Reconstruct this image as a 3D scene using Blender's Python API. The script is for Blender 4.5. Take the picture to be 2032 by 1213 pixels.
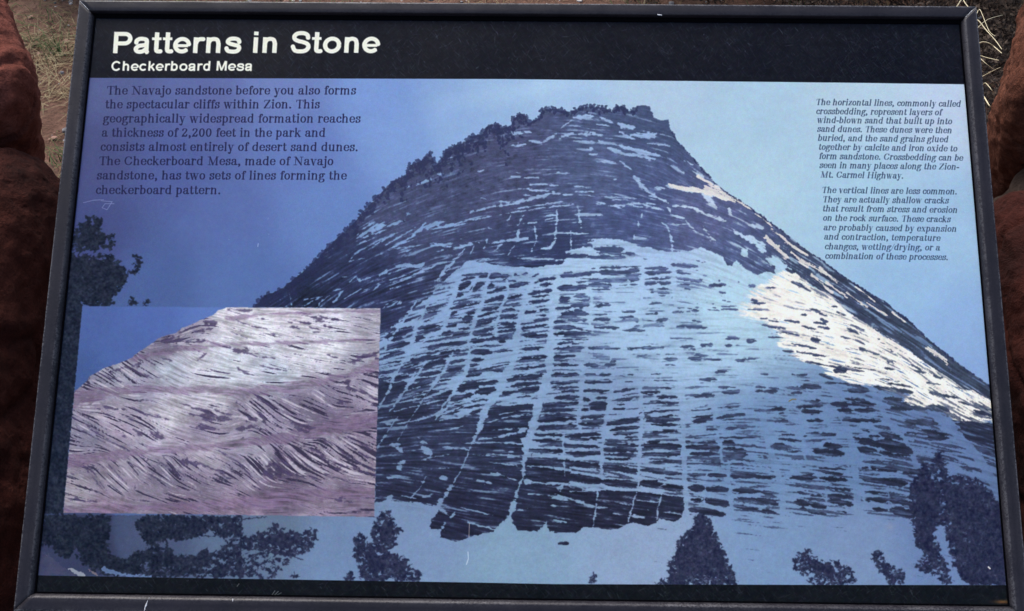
import bpy, bmesh, math, random
import numpy as np
from mathutils import Vector, Matrix, noise
R = math.radians
S = bpy.context.scene
for o in list(bpy.data.objects): bpy.data.objects.remove(o)

# ---------------------------------------------------------------- camera, sky, sun, exposure
TILT = R(35.0)                       # the panel leans back like a lectern
PC = Vector((0, 0, .85))             # centre of the frame's face
EX, EU, EN = Vector((1, 0, 0)), Vector((0, math.cos(TILT), math.sin(TILT))), Vector((0, -math.sin(TILT), math.cos(TILT)))
def PL(x, y, z=0.): return PC+EX*x+EU*y+EN*z
W, H, LIP, DEP = .96, .63135, .0167, .00602     # frame width, height, width of its bars, recess of the panel
F_PX = 2000.0
RV = (-.203399462, .0102418886, .0113641727); TV = (.0105859570, -.0143752298, 1.01380396)
def rodr(r):
    r = np.array(r); t = np.linalg.norm(r); k = r/t
    K = np.array([[0, -k[2], k[1]], [k[2], 0, -k[0]], [-k[1], k[0], 0]])
    return np.eye(3)+np.sin(t)*K+(1-np.cos(t))*K@K
RM = rodr(RV)
Bm = np.stack([np.array(EX), -np.array(EU), -np.array(EN)], 1)
CP = Bm@(-RM.T@np.array(TV))+np.array(PC)
CM = Bm@RM.T
cd = bpy.data.cameras.new('camera'); cam = bpy.data.objects.new('camera', cd); S.collection.objects.link(cam)
cam.matrix_world = Matrix(((CM[0, 0], -CM[0, 1], -CM[0, 2], CP[0]), (CM[1, 0], -CM[1, 1], -CM[1, 2], CP[1]), (CM[2, 0], -CM[2, 1], -CM[2, 2], CP[2]), (0, 0, 0, 1)))
cd.sensor_width = 36; cd.lens = F_PX/2032*36; cd.clip_start = .05; cd.clip_end = 500
S.camera = cam
S.render.resolution_x = 1024; S.render.resolution_y = 611

wd = bpy.data.worlds.new('World'); S.world = wd; wd.use_nodes = True
wn = wd.node_tree; wn.nodes.clear()
sky = wn.nodes.new('ShaderNodeTexSky'); sky.sky_type = 'NISHITA'; sky.sun_disc = False
SUN_EL, SUN_AZ = R(56), R(-32)        # soft light from high up, beyond the sign and to the left
sky.sun_elevation = SUN_EL; sky.sun_rotation = SUN_AZ; sky.dust_density = 3.0; sky.air_density = 1.0; sky.ozone_density = 1.0
bg = wn.nodes.new('ShaderNodeBackground'); bg.inputs['Strength'].default_value = .10
wo = wn.nodes.new('ShaderNodeOutputWorld'); wn.links.new(sky.outputs[0], bg.inputs[0]); wn.links.new(bg.outputs[0], wo.inputs[0])
sl = bpy.data.lights.new('sun', 'SUN'); sun = bpy.data.objects.new('sun', sl); S.collection.objects.link(sun)
sl.energy = 1.3; sl.angle = R(25); sl.color = (1.0, .95, .88)
sdir = Vector((math.sin(SUN_AZ)*math.cos(SUN_EL), math.cos(SUN_AZ)*math.cos(SUN_EL), math.sin(SUN_EL)))
sun.rotation_euler = sdir.to_track_quat('Z', 'Y').to_euler(); sun.location = (0, 0, 5)
S.view_settings.view_transform = 'Standard'; S.view_settings.look = 'None'; S.view_settings.gamma = 1
S.view_settings.exposure = 1.1
PRINT_GAIN = 1.0

# ---------------------------------------------------------------- the print: painted with numpy
CW, CH = 2032, 1213
rng = np.random.default_rng(7)
YY, XX = np.mgrid[0:CH, 0:CW].astype(np.float32)

def blur(a, r):
    if r < 1: return a
    k = int(r)
    for ax in (0, 1):
        for _ in range(2):
            p = np.pad(a, [(k+1, k) if i == ax else (0, 0) for i in range(2)], mode='edge')
            c = np.cumsum(p, axis=ax, dtype=np.float64)
            n = a.shape[ax]
            hi = np.take(c, np.arange(2*k+1, 2*k+1+n), axis=ax); lo = np.take(c, np.arange(0, n), axis=ax)
            a = ((hi-lo)/(2*k+1)).astype(np.float32)
    return a

def up(g, h=CH, w=CW):
    gh, gw = g.shape[:2]
    y = np.linspace(0, gh-1, h, dtype=np.float32); x = np.linspace(0, gw-1, w, dtype=np.float32)
    y0 = np.minimum(y.astype(int), gh-2); x0 = np.minimum(x.astype(int), gw-2)
    fy = (y-y0); fx = (x-x0)
    if g.ndim == 3: fy = fy[:, None, None]; fx = fx[None, :, None]
    else: fy = fy[:, None]; fx = fx[None, :]
    r = g[y0]*(1-fy)+g[y0+1]*fy
    return (r[:, x0]*(1-fx)+r[:, x0+1]*fx).astype(np.float32)

def vnoise(sx, sy, oct=1, seed=0):
    r = np.random.default_rng(seed); out = 0; amp = 1; tot = 0
    for o in range(oct):
        gh = max(3, int(CH/sy)+2); gw = max(3, int(CW/sx)+2)
        g = r.random((gh, gw)).astype(np.float32)
        out = out+amp*(up(g)-.5); tot += amp*.5; amp *= .55; sx /= 2; sy /= 2
    return out/tot            # about -1..1

def field(pts, s=90.0):
    """smooth interpolation of control values, on a coarse grid"""
    P = np.array(pts, dtype=np.float32); v = P[:, 2:]
    gy, gx = np.mgrid[0:CH:12, 0:CW:12].astype(np.float32)
    gy = gy.ravel(); gx = gx.ravel()
    d2 = (gx[:, None]-P[None, :, 0])**2+(gy[:, None]-P[None, :, 1])**2
    w = 1/(d2/(s*s)+.12)**2.0
    r = (w@v)/w.sum(1)[:, None]
    n = (len(range(0, CH, 12)), len(range(0, CW, 12)))
    r = r.reshape(n+(v.shape[1],))
    r = np.concatenate([up(r[..., k], CH, CW)[..., None] for k in range(r.shape[-1])], -1)
    return r if r.shape[-1] > 1 else r[..., 0]

def lic(noise, slope, L, step=1.0):
    """line integral convolution: smear a noise along a slope field"""
    n = np.sqrt(1+slope*slope); dx = 1/n; dy = slope/n
    acc = noise.copy(); tot = 1
    for sg in (1, -1):
        px = XX.copy(); py = YY.copy()
        for i in range(L):
            ix = np.clip(px, 0, CW-1).astype(np.int32); iy = np.clip(py, 0, CH-1).astype(np.int32)
            px += sg*step*dx[iy, ix]; py += sg*step*dy[iy, ix]
            ix = np.clip(px+.5, 0, CW-1).astype(np.int32); iy = np.clip(py+.5, 0, CH-1).astype(np.int32)
            acc += noise[iy, ix]; tot += 1
    a = acc/tot
    return (a-a.mean())/a.std()

def box(pts, m):
    x0 = max(0, int(min(p[0] for p in pts)-m)); x1 = min(CW, int(max(p[0] for p in pts)+m)+2)
    y0 = max(0, int(min(p[1] for p in pts)-m)); y1 = min(CH, int(max(p[1] for p in pts)+m)+2)
    return slice(y0, y1), slice(x0, x1)

def capsule(mask, pts, wid, WX, WY, N=None, namp=0., soft=1.0, power=0):
    """stroke through pts (widths wid) on the warped grid, ragged by N"""
    if np.isscalar(wid): wid = [wid]*len(pts)
    for (a, b, wa, wb) in zip(pts[:-1], pts[1:], wid[:-1], wid[1:]):
        sl = box((a, b), max(wa, wb)*.5+9)
        X = WX[sl]; Y = WY[sl]
        if X.size == 0: continue
        dx = b[0]-a[0]; dy = b[1]-a[1]; l2 = dx*dx+dy*dy+1e-6
        t = np.clip(((X-a[0])*dx+(Y-a[1])*dy)/l2, 0, 1)
        d = np.hypot(X-a[0]-t*dx, Y-a[1]-t*dy)
        r = (wa+(wb-wa)*t)*.5
        if power: r = r*(1-(np.abs(2*t-1))**power*.55)
        v = r-d
        if N is not None: v = v+N[sl]*np.minimum(namp, .25*max(wa, wb)+.35)
        np.maximum(mask[sl], np.clip(.5+v/soft, 0, 1), out=mask[sl])

def poly(mask, pts, WX=None, WY=None, val=1.0, soft=False):
    sl = box(pts, 14)
    X = (XX if WX is None else WX)[sl]; Y = (YY if WY is None else WY)[sl]
    ins = np.zeros(X.shape, bool)
    n = len(pts)
    for i in range(n):
        x0, y0 = pts[i]; x1, y1 = pts[(i+1) % n]
        if y0 == y1: continue
        c = ((y0 > Y) != (y1 > Y)) & (X < (x1-x0)*(Y-y0)/(y1-y0)+x0)
        ins ^= c
    m = ins.astype(np.float32)*val
    np.maximum(mask[sl], m, out=mask[sl])

def Z(ox, oy, s): return lambda p: (ox+p[0]/s, oy+p[1]/s)
Z1 = (460, 380, 4.044); Z2 = (740, 500, 4.3325); Z3 = (1100, 480, 4.0425); Z4 = (1440, 480, 3.032)
Z5 = (730, 740, 3.37); Z6 = (1100, 740, 3.37); Z7 = (1460, 740, 3.37)
ZA = (700, 180, 3.192); ZB = (1200, 180, 3.192); ZI = (100, 590, 2.6956)

def over(img, col, m):
    img += (np.asarray(col, np.float32)-img)*m[..., None]

# ---- strokes: x0,y0,x1,y1,width in the units of a zoomed region
DARK = {
Z3: """360,210,690,195,18;40,275,150,265,22;155,265,345,245,32;365,240,500,250,50;480,250,670,230,40;570,265,690,262,20;600,215,680,210,14;
80,245,145,238,10;300,212,330,208,8;720,210,905,215,22;725,250,805,250,36;820,245,935,245,30;930,180,1030,188,24;1010,190,1140,195,30;975,232,1020,230,8;980,248,1090,258,14;
210,295,290,295,14;175,320,245,320,18;285,305,460,310,30;280,345,445,345,40;40,370,250,365,40;90,355,270,350,20;300,383,440,380,14;465,305,575,305,28;600,302,665,302,32;515,345,580,343,10;615,342,670,342,14;
725,297,830,292,18;845,297,925,290,22;730,332,808,335,22;825,330,935,330,28;830,375,920,372,18;835,408,915,408,20;765,378,795,378,8;765,406,795,406,12;845,430,890,430,12;
985,300,1085,300,20;1095,310,1180,310,22;1005,335,1080,345,20;1035,375,1090,378,12;1130,340,1160,345,10;1245,345,1365,345,32;1320,403,1370,405,12;1195,270,1225,270,8;1560,350,1605,355,20;
1340,470,1375,475,12;1385,482,1415,482,10;1345,517,1455,517,9;1345,537,1465,542,16;1230,548,1320,548,16;1265,495,1280,495,8;1265,525,1290,525,10;
950,560,1035,562,16;990,532,1040,532,9;1060,530,1105,535,8;1060,557,1085,557,8;1110,548,1165,548,16;1140,525,1155,522,12;1140,495,1155,495,6;
1100,628,1175,642,12;985,678,1060,672,22;1060,675,1175,680,30;1180,688,1228,690,14;760,495,855,490,12;730,575,790,578,14;795,578,825,572,16;750,632,830,636,12;810,630,905,622,24;800,675,880,672,10;
540,563,650,562,18;530,605,630,598,20;545,630,625,628,12;645,632,665,632,16;640,672,680,672,12;545,708,720,710,22;590,700,660,698,10;
325,683,510,690,24;300,585,415,582,10;305,620,450,620,26;405,648,440,648,8;320,510,445,508,24;400,493,445,493,8;145,512,270,508,32;10,530,130,525,18;55,585,140,570,30;140,570,265,580,34;165,548,225,552,20;
40,452,125,448,20;50,475,130,472,20;175,420,250,420,10;165,440,265,440,18;150,465,265,465,16;0,645,70,635,22;110,632,190,635,12;220,632,260,630,12;0,695,155,682,22;165,695,290,715,12;0,735,285,735,34;
60,785,160,780,12;150,782,270,782,10;10,830,110,805,20;140,815,240,812,18;0,855,240,850,26;275,852,385,852,24;405,855,525,857,16;585,858,690,852,20;690,850,785,850,28;790,843,870,845,14;
930,773,1010,773,8;1050,773,1110,773,6;1010,838,1120,838,22;1170,828,1265,825,24;1085,855,1130,860,14;1370,777,1480,778,16;1370,828,1420,828,20;1450,832,1480,832,8;1555,785,1600,780,10;1545,800,1600,798,12;
885,938,980,938,26;890,905,960,900,8;895,985,970,985,10;820,900,840,900,8;660,915,735,910,10;1075,937,1180,932,26;1120,912,1230,908,20;1205,940,1355,950,14;1455,955,1500,950,28;1480,945,1600,938,14;1300,1040,1390,1035,20;
1160,1105,1305,1103,20;780,1058,870,1058,10;600,1063,625,1065,10;800,1110,945,1110,8;550,1120,625,1120,10;0,1065,190,1065,34;245,1060,325,1060,22;355,1063,455,1064,18;0,1135,195,1128,18;250,1128,460,1122,20;0,1170,190,1165,16;30,1198,190,1195,16;
235,1190,435,1192,26;540,1183,635,1178,16;480,1205,560,1200,12;0,990,195,988,22;245,985,350,992,28;410,988,485,980,28;0,925,80,915,34;60,912,155,910,10;0,955,100,955,8;440,960,490,955,14;
720,1172,970,1170,14;700,1200,850,1200,18;1090,1165,1160,1163,16;1320,1165,1465,1165,14;1370,1198,1480,1198,22;0,40,120,30,60;240,30,300,30,30;320,60,560,60,50;270,120,560,125,30;70,118,260,112,30;340,80,680,100,20;0,100,70,110,50;0,165,60,175,24;
930,110,932,118,14;1140,148,1165,150,8;1180,162,1210,163,9;710,130,740,135,7;1130,225,1145,227,8;1472,318,1480,320,9;1335,428,1342,430,8;1315,312,1325,314,8""",
Z2: """1590,210,1733,200,24;1590,310,1733,300,50;1600,400,1690,400,34;1565,485,1700,480,18;1620,535,1733,520,40;1560,605,1640,600,22;1550,655,1733,645,34;1545,705,1733,705,38;1560,830,1733,825,24;1620,790,1720,770,20;1565,905,1733,890,30;1565,970,1733,970,24;1540,1055,1733,1055,36;1530,1130,1733,1128,16;1535,1168,1733,1165,14;
1375,265,1480,235,22;1420,240,1570,225,26;1425,290,1550,275,22;1330,360,1540,330,30;1345,430,1510,415,22;1350,390,1520,370,18;1310,525,1410,505,24;1425,505,1505,495,20;1440,545,1480,545,14;1390,590,1525,575,16;1275,655,1500,625,26;1285,715,1400,700,24;1300,725,1500,718,34;1270,620,1320,612,10;
1290,835,1480,825,26;1270,925,1370,918,34;1370,915,1495,900,32;1230,1005,1485,975,22;1150,1105,1280,1085,34;1270,1085,1470,1060,34;1190,1155,1445,1125,28;1260,1185,1435,1175,32;1120,1210,1260,1200,16;
1165,300,1350,260,36;1155,390,1285,370,28;1100,215,1165,205,26;1120,240,1155,235,20;1205,200,1235,190,16;1290,190,1330,178,14;1370,210,1415,190,12;1190,245,1225,245,18;
990,215,1090,195,50;985,300,1035,280,50;975,355,1140,305,26;965,430,1080,400,30;1050,395,1130,385,36;940,500,1085,480,22;905,555,1040,520,24;890,595,1050,570,24;885,630,1010,600,28;860,700,1050,655,28;870,715,1040,705,16;
1120,470,1260,435,16;1110,510,1215,490,24;1090,560,1240,535,26;1090,625,1230,615,26;1070,655,1220,640,16;1070,690,1220,665,22;1065,740,1195,720,38;1080,770,1140,770,30;
820,770,970,755,40;970,750,1060,740,34;1050,860,1210,845,14;890,810,1040,800,14;850,860,1010,860,60;840,930,950,920,34;825,980,910,965,30;800,1035,1040,990,18;1000,990,1160,965,14;1005,1020,1140,1015,24;790,1070,930,1050,22;
710,1190,870,1140,60;860,1140,1090,1115,34;890,1210,1050,1185,50;720,880,780,880,14;670,950,780,930,26;630,1020,760,1000,30;590,1080,715,1060,14;560,1110,700,1090,20;
690,385,780,360,30;680,430,810,405,12;660,490,920,435,24;660,545,720,510,30;800,530,875,520,20;780,575,870,560,50;650,570,760,565,14;720,610,850,600,20;620,640,720,620,40;740,665,820,650,24;600,710,680,690,40;690,720,830,700,36;470,820,560,800,18;560,800,800,775,44;
840,330,940,270,55;730,320,830,260,60;760,240,870,220,30;760,200,980,185,22;900,215,1000,195,30;830,400,930,370,10;
440,525,620,505,16;450,490,620,450,14;430,600,530,570,20;400,660,560,630,40;370,700,570,660,24;350,750,440,740,60;450,770,600,755,20;
320,890,560,850,18;330,930,650,890,50;560,880,740,850,40;640,880,830,870,14;240,1000,420,940,40;420,990,620,930,50;250,1030,400,1010,30;400,1060,600,1030,34;360,1100,560,1080,26;300,1160,500,1120,36;380,1180,520,1160,30;150,1100,300,1060,50;160,1160,280,1130,60;380,1205,660,1190,24;200,1210,280,1190,40;
100,830,300,780,50;80,900,260,860,30;60,960,240,940,18;60,1040,190,1020,26;50,1090,150,1080,20;50,1140,140,1120,20;50,1180,110,1170,24;110,730,330,670,50;120,680,330,640,20;240,600,400,560,26;130,760,250,740,34;70,650,200,600,24;75,590,250,530,40;70,700,150,690,22""",
Z6: """0,15,160,10,22;200,12,270,12,14;295,12,380,12,12;490,12,525,12,8;650,8,725,8,8;0,70,160,62,16;200,65,385,60,18;450,58,520,57,8;970,43,1090,45,18;
0,100,145,97,12;30,125,160,122,14;195,120,360,118,22;400,130,530,105,16;590,100,810,98,10;905,95,965,95,12;1110,95,1220,97,16;
0,165,160,160,26;190,180,235,180,28;280,165,350,170,20;420,182,505,175,20;585,130,680,130,22;690,160,820,160,22;915,150,1065,150,26;990,140,1060,155,20;1120,132,1235,130,24;
0,205,160,200,28;235,215,350,205,34;180,245,340,235,20;240,235,340,230,34;390,240,470,237,14;420,212,470,212,12;680,200,830,200,16;600,135,660,145,12;
0,245,145,248,18;175,300,325,290,24;0,305,145,305,26;570,265,830,245,12;610,300,830,285,16;620,325,835,310,30;650,345,815,345,24;920,300,1055,285,20;925,325,1055,305,34;1080,300,1270,275,24;1090,235,1240,225,10;920,250,1055,242,10;1100,315,1210,308,10;
340,345,590,305,40;400,330,580,310,36;370,380,565,360,28;390,410,530,405,18;470,435,520,432,14;0,355,150,350,26;165,345,320,335,30;0,415,50,415,22;75,425,310,405,30;150,440,310,435,20;0,448,50,448,14;
660,395,825,388,20;720,380,820,385,12;740,450,830,448,10;1020,375,1090,378,10;1150,370,1270,365,18;1110,430,1330,432,16;
0,480,300,495,24;330,475,555,488,20;320,510,555,520,32;85,535,300,540,28;0,525,55,525,26;585,485,840,490,44;620,462,700,460,20;865,455,900,460,14;960,465,1110,462,12;870,492,1110,500,36;1125,460,1200,465,30;1180,480,1348,495,14;1125,500,1280,520,30;1170,540,1290,550,28;
590,540,835,545,30;905,540,1090,542,24;660,590,835,595,18;680,590,760,588,10;330,545,530,545,20;340,575,520,580,20;1050,602,1125,607,12;970,590,1020,590,8;1180,605,1260,605,10;1275,587,1330,587,8;
0,590,300,625,44;320,625,555,655,40;575,645,700,655,30;640,660,845,678,20;900,680,1010,680,22;1030,680,1145,685,32;1175,690,1348,685,36;
0,680,310,725,56;320,725,560,750,50;575,735,715,745,50;720,760,865,770,46;900,768,1000,772,46;1010,775,1165,782,40;1190,785,1348,790,30;740,700,790,703,10;
40,770,180,785,24;300,800,540,830,50;905,845,980,850,28;1000,850,1170,880,44;1205,840,1348,850,20;1210,890,1348,920,24;895,910,960,925,24;960,920,1140,945,44;30,1142,90,1140,24""",
Z7: """165,8,215,10,8;370,12,470,12,12;440,50,490,50,6;345,100,570,100,16;440,90,565,95,34;370,133,440,133,14;140,95,190,100,14;130,120,180,120,16;195,122,270,122,24;220,100,280,103,10;
700,120,750,120,8;750,120,885,120,28;735,175,855,178,18;640,205,770,212,32;775,205,930,208,34;500,187,565,187,16;410,228,575,222,22;445,258,570,258,30;680,248,785,250,28;800,248,930,248,28;720,315,970,320,26;480,320,580,318,24;265,322,345,322,22;
130,252,260,245,12;230,242,330,240,28;290,268,325,268,12;0,280,55,275,18;0,365,70,365,14;1140,330,1345,335,40;1040,235,1275,240,30;1020,200,1160,215,24;990,170,1110,175,22;930,90,1010,110,24;1010,110,1170,125,26;
310,410,385,412,12;290,440,430,455,20;240,490,330,490,44;330,500,345,515,16;345,527,440,522,10;455,420,475,425,12;505,400,560,405,14;570,410,665,412,20;520,520,720,540,44;590,480,700,495,40;600,465,620,470,20;
790,430,1000,470,20;850,385,900,395,8;890,420,960,425,24;965,405,1110,440,34;830,460,980,480,36;980,450,1130,500,56;1080,490,1170,530,60;900,470,1120,500,50;1000,500,1150,520,50;815,505,930,520,40;965,530,1090,550,30;1100,550,1165,555,18;
845,630,885,635,12;905,635,940,640,24;950,640,1080,650,34;1105,645,1250,660,22;1120,665,1250,680,20;850,712,1000,725,36;960,720,1140,740,50;560,635,730,645,12;570,660,715,675,22;565,705,740,715,32;365,700,535,705,34;430,628,460,628,8;450,683,510,685,14;0,685,265,700,28;80,690,200,695,20;
470,762,590,770,12;610,765,755,785,20;355,752,440,758,6;0,790,155,790,30;165,795,255,805,26;415,800,470,810,22;490,820,585,822,12;480,842,590,850,18;625,820,775,830,36;625,850,775,880,40;
0,840,290,850,22;130,850,280,880,24;0,890,160,920,30;165,920,260,935,28;390,860,490,880,38;500,885,600,900,30;430,905,470,912,22;485,925,595,942,24;670,920,740,935,8;
865,795,995,805,20;875,845,1010,850,36;915,910,1005,918,26;1020,845,1190,880,34;1045,915,1200,950,60;1060,830,1200,830,10;1170,740,1348,750,30;0,480,150,495,16;0,520,60,530,50;0,430,120,432,16;0,580,120,588,8""",
Z4: """0,580,75,583,12;130,590,180,592,12;130,604,160,604,8;60,715,110,712,20;100,710,210,698,8;250,275,300,276,10;135,262,175,265,12;150,352,190,356,14;150,365,235,368,9;130,405,255,407,9;0,405,60,407,8;
210,460,250,462,10;260,470,325,480,12;220,500,360,522,13;260,570,340,575,9;350,470,440,482,12;445,438,480,440,13;455,505,540,525,12;510,585,565,592,22;400,610,540,640,12;345,655,410,662,18;430,660,620,692,12;
560,510,620,520,14;500,400,570,415,9;540,420,610,445,10;640,385,670,390,12;670,420,720,440,14;730,520,800,560,14;750,500,830,530,9;570,460,610,480,14;530,480,600,495,12;800,640,850,660,13;830,650,920,678,8;690,570,745,582,10;780,590,840,620,7;
480,720,620,745,12;610,745,830,778,14;650,770,720,775,36;720,745,900,772,8;960,760,1020,765,12;970,718,1000,720,12;1110,735,1170,770,12;1130,770,1200,790,13;1250,805,1300,818,13;1210,845,1290,860,9;910,820,1040,840,8;980,850,1120,875,14;
570,800,640,825,20;600,845,760,855,12;720,855,850,880,14;900,870,1000,890,22;980,885,1120,905,28;1220,905,1400,940,16;1400,960,1480,985,8;1480,990,1630,1015,12;1490,1015,1620,1050,24;1220,990,1340,1015,40;950,935,1060,955,20;980,960,1100,970,10;1000,1000,1190,1000,32;1020,985,1200,1010,20;
1350,1075,1500,1085,10;1480,1090,1640,1100,14;1090,1145,1200,1160,10;1180,1130,1330,1160,26;1200,1180,1340,1180,30;1400,1130,1640,1200,26;1380,1090,1640,1140,30;1440,1170,1600,1210,30;1420,1110,1640,1170,14;360,165,410,180,24;390,240,470,265,14;430,260,510,295,13;
440,200,560,240,18;520,240,620,280,18;600,290,680,330,18;660,340,760,375,14;300,540,380,552,8;370,545,440,560,7;915,580,925,582,8;965,640,1010,660,7;930,605,960,615,5;1330,860,1440,885,7""",
Z5: """590,100,740,75,50;750,75,880,60,34;540,180,700,140,40;720,130,860,110,50;560,215,660,195,26;690,185,810,175,22;530,250,640,225,22;520,280,620,255,16;640,235,760,215,16;680,270,770,240,26;600,320,750,290,40;600,350,740,330,50;620,390,700,385,50;930,45,1170,15,34;960,85,1155,65,24;890,140,1000,120,26;1010,115,1150,105,34;1000,160,1080,155,12;250,130,420,100,26;380,160,555,125,46;280,190,360,150,24;130,190,190,180,26;100,150,160,140,26;1160,215,1348,210,34;1150,260,1348,240,22;1180,290,1348,280,26;1130,320,1348,310,34;1140,370,1348,355,34;1110,410,1300,415,26;1100,450,1300,455,24;1070,515,1300,520,30;1060,590,1348,590,44;1050,665,1348,680,50"""
}
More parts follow.
